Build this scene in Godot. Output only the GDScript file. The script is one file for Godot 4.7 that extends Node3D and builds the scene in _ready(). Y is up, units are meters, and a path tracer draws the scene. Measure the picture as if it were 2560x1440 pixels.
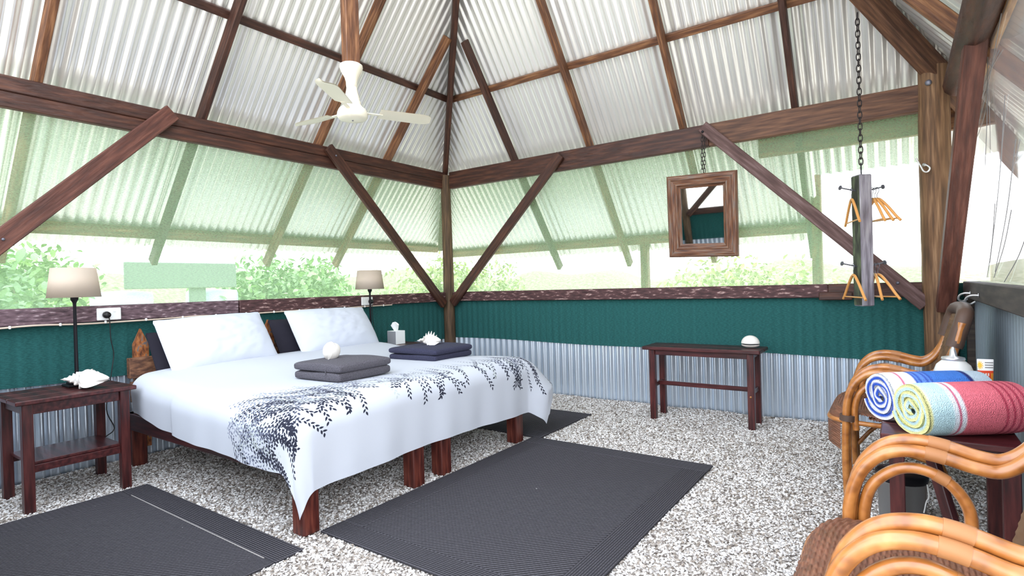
extends Node3D
# An open-sided bush pavilion: a corner of the room with a bed, under a hipped roof of corrugated iron.
# The corner post stands at the origin; wall_left runs along +z at x = 0, wall_back along +x at z = 0, wall_right along +z at x = SIDE.

const WID := 4.56          # the pavilion is square in plan
const SIDE := 4.66         # inner face of the rail of wall_right
const PLATE := 2.49        # top of the wall plates
const RAIL_TOP := 1.093
const RAIL_LOW := 0.988

var rng := RandomNumberGenerator.new()
var mats := {}
var taken := {}

# ---------------------------------------------------------------- small helpers

func rgb(r: float, g: float, b: float) -> Color:
	return Color(r / 255.0, g / 255.0, b / 255.0)

func lin(c: Color) -> Color:
	return c.srgb_to_linear()

func v3(x: float, y: float, z: float) -> Vector3:
	return Vector3(x, y, z)

func numbered(called: String) -> String:
	var n: int = taken.get(called, 0)
	taken[called] = n + 1
	return called if n == 0 else "%s_%03d" % [called, n]

func meta(o: Node, label: String, category: String, group := "", kind := "") -> void:
	if label: o.set_meta("label", label)
	if category: o.set_meta("category", category)
	if group: o.set_meta("group", group)
	if kind: o.set_meta("kind", kind)

func thing(called: String, label: String, category: String, at := Vector3.ZERO, group := "", kind := "") -> Node3D:
	var o := Node3D.new()
	o.name = numbered(called)
	o.position = at
	add_child(o)
	meta(o, label, category, group, kind)
	return o

func part(parent: Node3D, called: String, st: SurfaceTool, mat: Material, xf := Transform3D()) -> MeshInstance3D:
	st.generate_normals()
	st.index()
	var o := MeshInstance3D.new()
	o.mesh = st.commit()
	o.material_override = mat
	o.transform = xf
	o.name = called if parent != self else numbered(called)
	parent.add_child(o, true)
	return o

func again(parent: Node3D, called: String, mesh: Mesh, mat: Material, xf: Transform3D) -> MeshInstance3D:
	var o := MeshInstance3D.new()
	o.mesh = mesh
	o.material_override = mat
	o.transform = xf
	o.name = called
	parent.add_child(o, true)
	return o

func dup(o: Node3D, label: String, xf: Transform3D, group := "") -> Node3D:
	var c: Node3D = o.duplicate()
	c.name = numbered(o.name)
	add_child(c)
	c.transform = xf
	c.set_meta("label", label)
	if group: c.set_meta("group", group)
	return c

func tool(flat := true) -> SurfaceTool:
	var st := SurfaceTool.new()
	st.begin(Mesh.PRIMITIVE_TRIANGLES)
	st.set_smooth_group(-1 if flat else 0)
	return st

func tri(st: SurfaceTool, a: Vector3, b: Vector3, c: Vector3) -> void:   # counter-clockwise from outside
	st.add_vertex(a)
	st.add_vertex(c)
	st.add_vertex(b)

func quad(st: SurfaceTool, a: Vector3, b: Vector3, c: Vector3, d: Vector3) -> void:
	tri(st, a, b, c)
	tri(st, a, c, d)

func face(st: SurfaceTool, pts: Array, mid: Vector3) -> void:            # a flat convex face turned away from mid
	var a: Vector3 = pts[0]
	var b: Vector3 = pts[1]
	var c: Vector3 = pts[2]
	var n := (b - a).cross(c - a)
	var turned := n.dot((a + b + c) / 3.0 - mid) < 0.0
	for i in range(1, pts.size() - 1):
		if turned: tri(st, pts[0], pts[i + 1], pts[i])
		else: tri(st, pts[0], pts[i], pts[i + 1])

func cbox(st: SurfaceTool, size: Vector3, bevel := 0.004, xf := Transform3D()) -> void:   # a chamfered box
	st.set_smooth_group(-1)
	var h := size / 2.0
	var b: float = min(bevel, min(h.x, min(h.y, h.z)) * 0.9)
	var mid := xf.origin
	var p := func(sx: float, sy: float, sz: float, axis: int) -> Vector3:
		var q := Vector3(sx * (h.x - (0.0 if axis == 0 else b)), sy * (h.y - (0.0 if axis == 1 else b)), sz * (h.z - (0.0 if axis == 2 else b)))
		return xf * q
	for s in [-1.0, 1.0]:
		face(st, [p.call(s, -1, -1, 0), p.call(s, 1, -1, 0), p.call(s, 1, 1, 0), p.call(s, -1, 1, 0)], mid)
		face(st, [p.call(-1, s, -1, 1), p.call(1, s, -1, 1), p.call(1, s, 1, 1), p.call(-1, s, 1, 1)], mid)
		face(st, [p.call(-1, -1, s, 2), p.call(1, -1, s, 2), p.call(1, 1, s, 2), p.call(-1, 1, s, 2)], mid)
	for s in [-1.0, 1.0]:
		for t in [-1.0, 1.0]:
			face(st, [p.call(s, t, -1, 0), p.call(s, t, 1, 0), p.call(s, t, 1, 1), p.call(s, t, -1, 1)], mid)
			face(st, [p.call(s, -1, t, 0), p.call(s, 1, t, 0), p.call(s, 1, t, 2), p.call(s, -1, t, 2)], mid)
			face(st, [p.call(-1, s, t, 1), p.call(1, s, t, 1), p.call(1, s, t, 2), p.call(-1, s, t, 2)], mid)
			for u in [-1.0, 1.0]:
				face(st, [p.call(s, t, u, 0), p.call(s, t, u, 1), p.call(s, t, u, 2)], mid)

func at(x: float, y: float, z: float, yaw := 0.0) -> Transform3D:
	return Transform3D(Basis(Vector3.UP, yaw), Vector3(x, y, z))

func box_part(parent: Node3D, called: String, lo: Vector3, hi: Vector3, mat: Material, bevel := 0.004) -> MeshInstance3D:
	var st := tool()
	cbox(st, hi - lo, bevel)
	return part(parent, called, st, mat, Transform3D(Basis(), (lo + hi) / 2.0))

func basis_along(dir: Vector3, up: Vector3) -> Basis:
	var x := dir.normalized()
	var z := x.cross(up).normalized()
	return Basis(x, z.cross(x), z)

# A straight timber from a to b; deep is measured along up, wide across it. Its grain runs along its own x.
func timber(parent: Node3D, called: String, a: Vector3, b: Vector3, wide: float, deep: float, mat: Material, up := Vector3.UP, bevel := 0.005) -> MeshInstance3D:
	var st := tool()
	var length := a.distance_to(b)
	var shift := rng.randf() * 3.0
	var bas := basis_along(b - a, up)
	cbox(st, Vector3(length, deep, wide), bevel, Transform3D(Basis(), Vector3(shift + length / 2.0, 0, 0)))
	return part(parent, called, st, mat, Transform3D(bas, a - bas.x * shift))

func curve(pts: Array, per := 6, closed := false) -> PackedVector3Array:   # Catmull-Rom through the points
	var out := PackedVector3Array()
	var n := pts.size()
	for i in (n if closed else n - 1):
		var p1: Vector3 = pts[i]
		var p2: Vector3 = pts[(i + 1) % n]
		var p0: Vector3 = pts[(i - 1 + n) % n] if closed or i > 0 else p1 * 2.0 - p2
		var p3: Vector3 = pts[(i + 2) % n] if closed or i < n - 2 else p2 * 2.0 - p1
		for k in per:
			out.append(p1.cubic_interpolate(p2, p0, p3, float(k) / per))
	if not closed: out.append(pts[n - 1])
	return out

func tube(st: SurfaceTool, pts: PackedVector3Array, r: float, sides := 8, r_end := -1.0, closed := false, lump := 0.0) -> void:
	st.set_smooth_group(0)
	var n := pts.size()
	var rings := []
	var side := Vector3.ZERO
	for i in n:
		var before := pts[(i - 1 + n) % n] if closed or i > 0 else pts[i]
		var after := pts[(i + 1) % n] if closed or i < n - 1 else pts[i]
		var t := (after - before).normalized()
		if side == Vector3.ZERO:
			side = t.cross(Vector3.UP if absf(t.y) < 0.9 else Vector3.RIGHT).normalized()
		side = (side - t * side.dot(t)).normalized()
		var other := t.cross(side)
		var rad := r if r_end < 0.0 else lerpf(r, r_end, float(i) / (n - 1))
		if lump > 0.0: rad *= 1.0 + rng.randf_range(-lump, lump)
		var ring := PackedVector3Array()
		for k in sides:
			var a := TAU * k / sides
			ring.append(pts[i] + (side * cos(a) + other * sin(a)) * rad)
		rings.append(ring)
	for i in (n if closed else n - 1):
		var p: PackedVector3Array = rings[i]
		var q: PackedVector3Array = rings[(i + 1) % n]
		for k in sides:
			var l := (k + 1) % sides
			quad(st, p[k], p[l], q[l], q[k])
	if not closed:
		st.set_smooth_group(-1)
		for k in range(1, sides - 1):
			tri(st, rings[0][0], rings[0][k + 1], rings[0][k])
			tri(st, rings[n - 1][0], rings[n - 1][k], rings[n - 1][k + 1])
		st.set_smooth_group(0)

func line(a: Vector3, b: Vector3, n := 1) -> PackedVector3Array:
	var out := PackedVector3Array()
	for i in n + 1: out.append(a.lerp(b, float(i) / n))
	return out

func lathe(st: SurfaceTool, prof: Array, segs := 24, xf := Transform3D(), smooth := true) -> void:   # Vector2(radius, height), upwards on the outside
	st.set_smooth_group(0 if smooth else -1)
	for i in prof.size() - 1:
		var a: Vector2 = prof[i]
		var b: Vector2 = prof[i + 1]
		for k in segs:
			var t := TAU * k / segs
			var u := TAU * ((k + 1) % segs) / segs
			var p := xf * Vector3(a.x * cos(t), a.y, a.x * sin(t))
			var q := xf * Vector3(a.x * cos(u), a.y, a.x * sin(u))
			var r := xf * Vector3(b.x * cos(u), b.y, b.x * sin(u))
			var s := xf * Vector3(b.x * cos(t), b.y, b.x * sin(t))
			if a.x > 1e-6: tri(st, p, r, q)
			if b.x > 1e-6: tri(st, p, s, r)

func sheet(st: SurfaceTool, nu: int, nv: int, f: Callable, flip := false, uv := false, color = null) -> void:   # f(u, v) -> Vector3, u and v in 0..1
	st.set_smooth_group(0)
	var pts := []
	var cols := []
	for i in nu + 1:
		var row := PackedVector3Array()
		var crow := PackedColorArray()
		for j in nv + 1:
			row.append((f.call(float(i) / nu, float(j) / nv) as Vector3).snapped(Vector3.ONE * 1e-6))
			if color != null: crow.append(color.call(float(i) / nu, float(j) / nv))
		pts.append(row)
		cols.append(crow)
	for i in nu:
		for j in nv:
			var ids := [[i, j], [i + 1, j], [i + 1, j + 1], [i, j], [i + 1, j + 1], [i, j + 1]]
			if flip: ids = [[i, j], [i + 1, j + 1], [i + 1, j], [i, j], [i, j + 1], [i + 1, j + 1]]
			for d in ids:
				var a: int = d[0]
				var b: int = d[1]
				if uv: st.set_uv(Vector2(float(a) / nu, float(b) / nv))
				if color != null: st.set_color(cols[a][b])
				st.add_vertex(pts[a][b])

func prism(st: SurfaceTool, outline: PackedVector2Array, thick: float, xf := Transform3D()) -> void:   # extruded along local z, centred
	st.set_smooth_group(-1)
	var ids := Geometry2D.triangulate_polygon(outline)
	var mid := Vector2.ZERO
	for p in outline: mid += p / outline.size()
	for s in [-0.5, 0.5]:
		for i in range(0, ids.size(), 3):
			var a := outline[ids[i]]
			var b := outline[ids[i + 1]]
			var c := outline[ids[i + 2]]
			face(st, [xf * Vector3(a.x, a.y, s * thick), xf * Vector3(b.x, b.y, s * thick), xf * Vector3(c.x, c.y, s * thick)], xf * Vector3(mid.x, mid.y, 0))
	var area := 0.0
	for i in outline.size():
		var a := outline[i]
		var b := outline[(i + 1) % outline.size()]
		area += a.x * b.y - b.x * a.y
	for i in outline.size():
		var a := outline[i]
		var b := outline[(i + 1) % outline.size()]
		if area < 0.0:
			var t := a
			a = b
			b = t
		quad(st, xf * Vector3(a.x, a.y, thick / 2), xf * Vector3(a.x, a.y, -thick / 2), xf * Vector3(b.x, b.y, -thick / 2), xf * Vector3(b.x, b.y, thick / 2))

# ---------------------------------------------------------------- materials

func noise_tex(seed_: int, freq: float, stops: Array, w := 512, h := 512, octaves := 4, kind := FastNoiseLite.TYPE_SIMPLEX_SMOOTH) -> NoiseTexture2D:
	var n := FastNoiseLite.new()
	n.seed = seed_
	n.noise_type = kind
	n.frequency = freq
	n.fractal_octaves = octaves
	var t := NoiseTexture2D.new()
	t.width = w
	t.height = h
	t.seamless = true
	t.noise = n
	if stops.size():
		var g := Gradient.new()
		var off := PackedFloat32Array()
		var col := PackedColorArray()
		for s in stops:
			off.append(s[0])
			col.append(s[1])
		g.offsets = off
		g.colors = col
		t.color_ramp = g
	return t

func bump_tex(seed_: int, freq: float, strength: float, w := 512, h := 512, octaves := 4) -> NoiseTexture2D:
	var t := noise_tex(seed_, freq, [], w, h, octaves)
	t.as_normal_map = true
	t.bump_strength = strength
	return t

func plain(called: String, c: Color, rough: float, metal := 0.0, spec := 0.5) -> StandardMaterial3D:
	var m := StandardMaterial3D.new()
	m.resource_name = called
	m.albedo_color = c
	m.roughness = rough
	m.metallic = metal
	m.metallic_specular = spec
	m.cull_mode = BaseMaterial3D.CULL_DISABLED
	mats[called] = m
	return m

func patterned(called: String, tex: Texture2D, rough: float, scale: Vector3, world := false, metal := 0.0, normal: Texture2D = null, depth := 1.0) -> StandardMaterial3D:
	var m := plain(called, Color.WHITE, rough, metal)
	m.albedo_texture = tex
	m.uv1_triplanar = true
	m.uv1_world_triplanar = world
	m.uv1_scale = scale
	m.uv1_triplanar_sharpness = 4.0
	if normal:
		m.normal_enabled = true
		m.normal_texture = normal
		m.normal_scale = depth
	return m

func make_materials() -> void:
	var grain_bump := bump_tex(5, 0.02, 4.0)
	var wood := Vector3(0.45, 4.5, 4.5)
	patterned("beam_wood", noise_tex(1, 0.012, [[0.0, rgb(42, 20, 12)], [0.5, rgb(64, 33, 21)], [1.0, rgb(94, 56, 38)]]), 0.6, wood, false, 0.0, grain_bump, 0.7)
	patterned("brown_beam_wood", noise_tex(11, 0.012, [[0.0, rgb(62, 38, 26)], [0.5, rgb(94, 62, 44)], [1.0, rgb(128, 90, 64)]]), 0.65, wood, false, 0.0, grain_bump, 0.7)
	patterned("rafter_wood", noise_tex(2, 0.012, [[0.0, rgb(66, 38, 24)], [0.45, rgb(106, 67, 42)], [1.0, rgb(164, 118, 80)]]), 0.6, wood, false, 0.0, grain_bump, 0.7)
	patterned("dark_rafter_wood", noise_tex(7, 0.012, [[0.0, rgb(42, 21, 16)], [0.5, rgb(64, 36, 26)], [1.0, rgb(92, 56, 42)]]), 0.6, wood, false, 0.0, grain_bump, 0.7)
	patterned("red_brace_wood", noise_tex(8, 0.012, [[0.0, rgb(58, 28, 20)], [0.5, rgb(82, 44, 33)], [1.0, rgb(112, 68, 54)]]), 0.6, wood, false, 0.0, grain_bump, 0.7)
	patterned("grey_brace_wood", noise_tex(9, 0.012, [[0.0, rgb(66, 42, 38)], [0.5, rgb(90, 64, 60)], [1.0, rgb(126, 102, 100)]]), 0.7, wood, false, 0.0, grain_bump, 0.7)
	patterned("yellow_batten_wood", noise_tex(10, 0.012, [[0.0, rgb(140, 90, 40)], [0.5, rgb(206, 150, 82)], [1.0, rgb(236, 190, 120)]]), 0.6, wood)
	patterned("log_wood", noise_tex(3, 0.014, [[0.0, rgb(66, 46, 30)], [0.5, rgb(110, 80, 54)], [1.0, rgb(156, 122, 90)]]), 0.75, Vector3(0.3, 4.5, 4.5), false, 0.0, grain_bump, 1.0)
	patterned("corner_log_wood", noise_tex(13, 0.014, [[0.0, rgb(48, 36, 25)], [0.5, rgb(82, 62, 43)], [1.0, rgb(122, 96, 68)]]), 0.75, Vector3(0.3, 4.5, 4.5), false, 0.0, grain_bump, 1.0)
	# old rails: dark timber with remains of pale flaking paint
	patterned("flaking_rail_wood", noise_tex(4, 0.022, [[0.0, rgb(40, 20, 20)], [0.5, rgb(78, 50, 50)], [0.70, rgb(88, 58, 58)], [0.78, rgb(150, 122, 116)], [1.0, rgb(214, 192, 184)]], 512, 512, 5), 0.75, Vector3(0.8, 3.0, 3.0), false, 0.0, grain_bump, 0.8)
	patterned("purple_rail_wood", noise_tex(14, 0.03, [[0.0, rgb(52, 36, 42)], [0.5, rgb(98, 76, 82)], [0.70, rgb(110, 88, 94)], [0.80, rgb(156, 136, 140)], [1.0, rgb(206, 190, 190)]], 512, 512, 5), 0.75, Vector3(0.8, 3.0, 3.0), false, 0.0, grain_bump, 0.8)
	patterned("dark_rail_wood", noise_tex(15, 0.012, [[0.0, rgb(36, 29, 25)], [0.5, rgb(54, 45, 39)], [1.0, rgb(76, 66, 58)]]), 0.7, wood)
	patterned("jarrah", noise_tex(6, 0.01, [[0.0, rgb(34, 10, 12)], [0.5, rgb(66, 26, 27)], [1.0, rgb(98, 46, 44)]]), 0.32, Vector3(0.5, 5.0, 5.0))
	patterned("jarrah_upright", noise_tex(16, 0.01, [[0.0, rgb(36, 11, 12)], [0.5, rgb(72, 29, 28)], [1.0, rgb(104, 50, 46)]]), 0.36, Vector3(5.0, 0.6, 5.0))
	patterned("bed_wood", noise_tex(17, 0.01, [[0.0, rgb(42, 14, 12)], [0.5, rgb(84, 36, 28)], [1.0, rgb(128, 70, 54)]]), 0.35, Vector3(5.0, 0.6, 5.0))
	patterned("headboard_wood", noise_tex(18, 0.016, [[0.0, rgb(70, 36, 22)], [0.45, rgb(150, 88, 46)], [0.62, rgb(178, 112, 58)], [0.7, rgb(100, 96, 104)], [1.0, rgb(150, 110, 80)]]), 0.6, Vector3(4.0, 1.6, 4.0))
	patterned("block_wood", noise_tex(19, 0.016, [[0.0, rgb(58, 34, 24)], [0.5, rgb(112, 74, 52)], [1.0, rgb(160, 116, 84)]]), 0.65, Vector3(4.0, 4.0, 1.4))
	patterned("mirror_frame_wood", noise_tex(20, 0.012, [[0.0, rgb(56, 30, 18)], [0.4, rgb(98, 58, 36)], [0.6, rgb(128, 84, 54)], [0.72, rgb(104, 92, 88)], [1.0, rgb(166, 124, 88)]]), 0.55, Vector3(0.6, 9.0, 9.0))
	patterned("rack_wood", noise_tex(21, 0.012, [[0.0, rgb(84, 78, 84)], [0.5, rgb(132, 126, 136)], [0.75, rgb(150, 146, 152)], [1.0, rgb(176, 172, 178)]]), 0.75, wood, false, 0.0, grain_bump, 0.8)
	patterned("shaded_mossy_wood", noise_tex(41, 0.012, [[0.0, rgb(38, 38, 34)], [0.45, rgb(62, 66, 52)], [1.0, rgb(102, 116, 82)]]), 0.8, Vector3(0.8, 3.0, 3.0))  # green weathering, darkened to paint in the shade on one side of the rack
	plain("hanger_wood", rgb(214, 152, 84), 0.4)
	# metals
	plain("roof_iron", rgb(242, 240, 237), 0.32, 0.66)
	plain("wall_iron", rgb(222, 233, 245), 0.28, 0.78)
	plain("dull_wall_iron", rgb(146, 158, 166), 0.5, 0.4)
	plain("dark_metal", rgb(34, 32, 36), 0.45, 0.6)
	plain("chain_metal", rgb(60, 54, 54), 0.5, 0.7)
	plain("pale_metal", rgb(206, 206, 206), 0.3, 0.8)
	plain("nail_metal", rgb(112, 112, 122), 0.45, 0.7)
	plain("tin_metal", rgb(150, 150, 150), 0.42, 0.75)
	plain("mirror_glass", rgb(236, 240, 238), 0.02, 1.0)
	# cloth
	var mesh_cloth := patterned("shade_cloth", noise_tex(26, 0.05, [[0.0, rgb(144, 174, 140)], [0.5, rgb(172, 200, 166)], [1.0, rgb(196, 220, 190)]], 512, 512, 3), 0.9, Vector3(1.5, 14.0, 1.5), true)
	mesh_cloth.transparency = BaseMaterial3D.TRANSPARENCY_ALPHA
	mesh_cloth.albedo_color = Color(1, 1, 1, 0.44)
	mesh_cloth.backlight_enabled = true
	mesh_cloth.backlight = rgb(218, 238, 212)
	patterned("dark_shade_cloth", noise_tex(27, 0.05, [[0.0, rgb(12, 60, 60)], [0.5, rgb(24, 84, 82)], [1.0, rgb(46, 112, 108)]], 512, 512, 4), 0.9, Vector3(1.2, 11.0, 1.2), true, 0.0, bump_tex(28, 0.08, 5.0), 0.6)
	plain("cotton_white", rgb(208, 210, 216), 0.9)
	plain("pillow_white", rgb(197, 201, 211), 0.9)
	plain("navy_cotton", rgb(24, 20, 34), 0.9)
	var towel_bump := bump_tex(29, 0.12, 10.0, 256, 256, 2)
	patterned("grey_terry", noise_tex(30, 0.08, [[0.0, rgb(72, 68, 74)], [1.0, rgb(112, 108, 116)]], 256, 256, 2), 1.0, Vector3(6, 6, 6), false, 0.0, towel_bump, 1.0)
	patterned("navy_terry", noise_tex(31, 0.08, [[0.0, rgb(38, 38, 58)], [1.0, rgb(72, 72, 98)]], 256, 256, 2), 1.0, Vector3(6, 6, 6), false, 0.0, towel_bump, 1.0)
	var stripes := plain("striped_terry", Color.WHITE, 1.0)
	stripes.vertex_color_use_as_albedo = true
	stripes.uv1_triplanar = true
	stripes.uv1_scale = Vector3(7, 7, 7)
	stripes.normal_enabled = true
	stripes.normal_texture = towel_bump
	stripes.normal_scale = 0.9
	plain("shade_linen", rgb(206, 194, 180), 0.9)
	mats["shade_linen"].backlight_enabled = true
	mats["shade_linen"].backlight = rgb(236, 222, 206)
	# plastics, shells, ceramics
	plain("cream_plastic", rgb(240, 232, 214), 0.4)
	plain("white_plastic", rgb(238, 238, 236), 0.35)
	plain("black_plastic", rgb(20, 20, 22), 0.4)
	plain("cable_plastic", rgb(206, 186, 168), 0.5)
	plain("shell_white", rgb(226, 220, 212), 0.45)
	plain("card_white", rgb(236, 238, 238), 0.7)
	plain("card_grey", rgb(150, 152, 156), 0.7)
	plain("tissue", rgb(248, 248, 248), 0.9)
	plain("canister_white", rgb(214, 212, 206), 0.4)
	plain("string_white", rgb(230, 230, 224), 0.9)
	var clear := plain("clear_vinyl", Color(1, 1, 1, 0.28), 0.05)
	clear.transparency = BaseMaterial3D.TRANSPARENCY_ALPHA
	plain("crease_grey", rgb(120, 118, 120), 0.5)
	# cane
	patterned("rattan", noise_tex(33, 0.02, [[0.0, rgb(128, 74, 30)], [0.35, rgb(168, 104, 48)], [0.7, rgb(184, 120, 60)], [1.0, rgb(200, 142, 80)]], 256, 256, 3), 0.28, Vector3(3, 3, 3))
	mats["rattan"].clearcoat_enabled = true
	mats["rattan"].clearcoat = 0.6
	mats["rattan"].clearcoat_roughness = 0.25
	plain("cane_binding", rgb(168, 112, 66), 0.5)
	plain("dark_binding", rgb(82, 60, 48), 0.6)
	var weave := plain("wicker_weave", Color.WHITE, 0.5)
	weave.vertex_color_use_as_albedo = true
	# floor and outdoors
	patterned("grit_bed", noise_tex(34, 0.18, [[0.0, rgb(120, 110, 102)], [0.4, rgb(168, 158, 148)], [0.65, rgb(196, 188, 180)], [1.0, rgb(230, 226, 220)]], 512, 512, 3, FastNoiseLite.TYPE_CELLULAR), 0.9, Vector3(1.5, 1.5, 1.5), true)
	var grit := plain("grit", Color.WHITE, 0.85)
	grit.vertex_color_use_as_albedo = true
	patterned("outdoor_soil", noise_tex(35, 0.02, [[0.0, rgb(196, 190, 168)], [0.45, rgb(220, 212, 192)], [1.0, rgb(238, 232, 216)]]), 0.95, Vector3(0.2, 0.2, 0.2), true)
	patterned("bank_grass", noise_tex(42, 0.03, [[0.0, rgb(112, 118, 84)], [0.5, rgb(138, 140, 108)], [1.0, rgb(166, 164, 138)]]), 0.95, Vector3(0.5, 0.5, 0.5), true)
	var leaf := plain("leaf", Color.WHITE, 0.6)
	leaf.vertex_color_use_as_albedo = true
	leaf.backlight_enabled = true
	leaf.backlight = rgb(120, 150, 80)
	plain("bark", rgb(120, 104, 86), 0.9)
	plain("green_panel", rgb(112, 126, 112), 0.8)
	plain("pale_tank", rgb(190, 204, 206), 0.6)
	make_rug_material("rug_field", 2)
	make_rug_material("rug_border", 1)
	plain("rug_thread", rgb(150, 144, 140), 0.9)
	make_duvet_material()
	make_tube_label()

func make_rug_material(called: String, way: int) -> void:      # a ribbed flat weave; way 2 ribs on the slant, way 1 along
	var n := 64
	var im := Image.create(n, n, false, Image.FORMAT_RGB8)
	var hi := Image.create(n, n, false, Image.FORMAT_RGB8)
	var r := RandomNumberGenerator.new()
	r.seed = 7 + way
	for y in n:
		for x in n:
			var k := float((x + y) % 16) / 16.0 if way == 2 else float(y % 8) / 8.0
			var rib := 0.5 - 0.5 * cos(TAU * k)
			var over := 0.5 + 0.5 * sin(TAU * float(x - (y if way == 2 else 0)) / 16.0)
			var h := rib * (0.75 + 0.25 * over)
			var g := 0.55 + 0.45 * h + r.randf_range(-0.1, 0.1)
			im.set_pixel(x, y, rgb(98, 95, 100) * g)
			hi.set_pixel(x, y, Color(h, h, h))
	hi.bump_map_to_normal_map(5.0)
	var m := patterned(called, ImageTexture.create_from_image(im), 0.95, Vector3(11, 11, 11), false, 0.0, ImageTexture.create_from_image(hi), 0.8)
	m.metallic_specular = 0.2

func leaf_mark(im: Image, c: Vector2, dir: Vector2, long: float, wide: float, col: Color) -> void:
	var s := im.get_width()
	var r := int(ceil(long))
	var nrm := Vector2(-dir.y, dir.x)
	for y in range(maxi(0, int(c.y) - r), mini(s, int(c.y) + r + 1)):
		for x in range(maxi(0, int(c.x) - r), mini(s, int(c.x) + r + 1)):
			var d := Vector2(x, y) - c
			var u := d.dot(dir) / long
			var v := d.dot(nrm) / wide
			if absf(u) < 1.0 and absf(v) < (1.0 - u * u) * (1.0 - 0.25 * u):
				im.set_pixel(x, y, col)

# cloth coordinates of the duvet: a along the bed from the head, b across; both in metres
const DUV_A0 := 0.36
const DUV_A1 := 2.41
const DUV_B0 := 1.12
const DUV_B1 := 3.625

func make_duvet_material() -> void:
	var s := 2048
	var im := Image.create(s, s, false, Image.FORMAT_RGB8)
	im.fill(rgb(191, 194, 202))
	var r := RandomNumberGenerator.new()
	r.seed = 21
	var px := func(a: float, b: float) -> Vector2: return Vector2((a - DUV_A0) / (DUV_A1 - DUV_A0), (b - DUV_B0) / (DUV_B1 - DUV_B0)) * s
	var k := Vector2(s / (DUV_A1 - DUV_A0), s / (DUV_B1 - DUV_B0))
	var stem := curve([v3(1.66, 0, 3.60), v3(1.58, 0, 3.42), v3(1.56, 0, 3.2), v3(1.62, 0, 2.9), v3(1.70, 0, 2.5), v3(1.76, 0, 2.1), v3(1.80, 0, 1.7), v3(1.76, 0, 1.38)], 12)
	for n in 185:
		var t := pow(r.randf(), 1.35)
		var p := stem[int(t * (stem.size() - 1))]
		var pos := Vector2(p.x, p.z) + Vector2(r.randf_range(-0.10, 0.16), r.randf_range(-0.10, 0.10))
		var ang := r.randf_range(-1.05, 0.6) if t < 0.35 else r.randf_range(-0.5, 0.55)
		if t < 0.35 and r.randf() < 0.2: ang += 0.6
		var bend := r.randf_range(-0.07, 0.05)
		var steps := int(r.randf_range(14, 42) * (1.0 if t < 0.4 else 0.72))
		var ghost := r.randf() < 0.16
		for i in steps:
			var dir := Vector2(cos(ang), sin(ang))
			pos += dir * 0.0135
			ang += bend * 0.55
			var f := float(i) / steps
			var col := rgb(150, 156, 176).lerp(rgb(24, 26, 44), clampf(f * 1.5 - 0.1 + (0.25 if t < 0.3 else 0.0), 0.0, 1.0))
			if ghost: col = rgb(176, 182, 180)
			for side in [-1.0 if i % 2 == 0 else 1.0]:
				var la: float = ang + side * r.randf_range(0.45, 0.8)
				var ld := Vector2(cos(la), sin(la))
				var c := pos + ld * 0.014
				if c.x < DUV_A1 - 0.10: leaf_mark(im, px.call(c.x, c.y), (ld * k).normalized(), 0.0105 * k.x * (0.65 + 0.5 * f), 0.0040 * k.x * (0.65 + 0.6 * f), col)
	var m := plain("leaf_print_cotton", Color.WHITE, 0.9)
	m.albedo_texture = ImageTexture.create_from_image(im)

func make_tube_label() -> void:
	var im := Image.create(128, 256, false, Image.FORMAT_RGB8)
	im.fill(rgb(244, 242, 238))
	im.fill_rect(Rect2i(0, 54, 128, 202), rgb(226, 74, 40))
	im.fill_rect(Rect2i(92, 66, 36, 190), rgb(240, 150, 40))
	for y in 256:
		for x in 128:
			var d := Vector2(x - 30, y - 28).length()
			if d < 14.0 or (d < 22.0 and int(rad_to_deg(atan2(y - 28, x - 30)) / 15.0 + 24) % 2 == 0): im.set_pixel(x, y, rgb(244, 190, 60))
	for k in 3: im.fill_rect(Rect2i(60, 12 + k * 12, 54, 5), rgb(130, 128, 124))
	for k in 6: im.fill_rect(Rect2i(8 + k * 13, 66, 8, 14), rgb(246, 236, 226))
	im.fill_rect(Rect2i(8, 88, 70, 5), rgb(246, 220, 206))
	var m := plain("tube_print", Color.WHITE, 0.35)
	m.albedo_texture = ImageTexture.create_from_image(im)

# ---------------------------------------------------------------- the setting

var roofs := []

func roof_point(plane: Dictionary, w: float, s: float, lift := 0.0) -> Vector3:   # w along the eave from the corner, s inwards in plan, lift along the plane's normal
	var n: Vector3 = (Vector3.UP - plane.inward * plane.pitch).normalized()
	return plane.corner + plane.along * w + plane.inward * s + Vector3.UP * (PLATE + plane.pitch * s) + n * lift

func corrugated(parent: Node3D, called: String, f: Callable, n: Vector3, u0: float, u1: float, lo: Callable, hi: Callable, mat: Material) -> void:
	var step := 0.076 / 10.0
	var wave := 0.0095 if parent.name == &"ceiling" else 0.0125
	var st := tool(false)
	var count := int(round((u1 - u0) / step))
	for i in count:
		var a := u0 + step * i
		var b := a + step
		var na := n * wave * sin(TAU * a / 0.076)
		var nb := n * wave * sin(TAU * b / 0.076)
		var la: float = lo.call(a)
		var lb: float = lo.call(b)
		var ha: float = maxf(hi.call(a), la)
		var hb: float = maxf(hi.call(b), lb)
		var p: Vector3 = f.call(a, la) + na
		var q: Vector3 = f.call(b, lb) + nb
		var r: Vector3 = f.call(b, hb) + nb
		var s: Vector3 = f.call(a, ha) + na
		if ha > la or hb > lb: quad(st, p, q, r, s)
	part(parent, called, st, mat)

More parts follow.
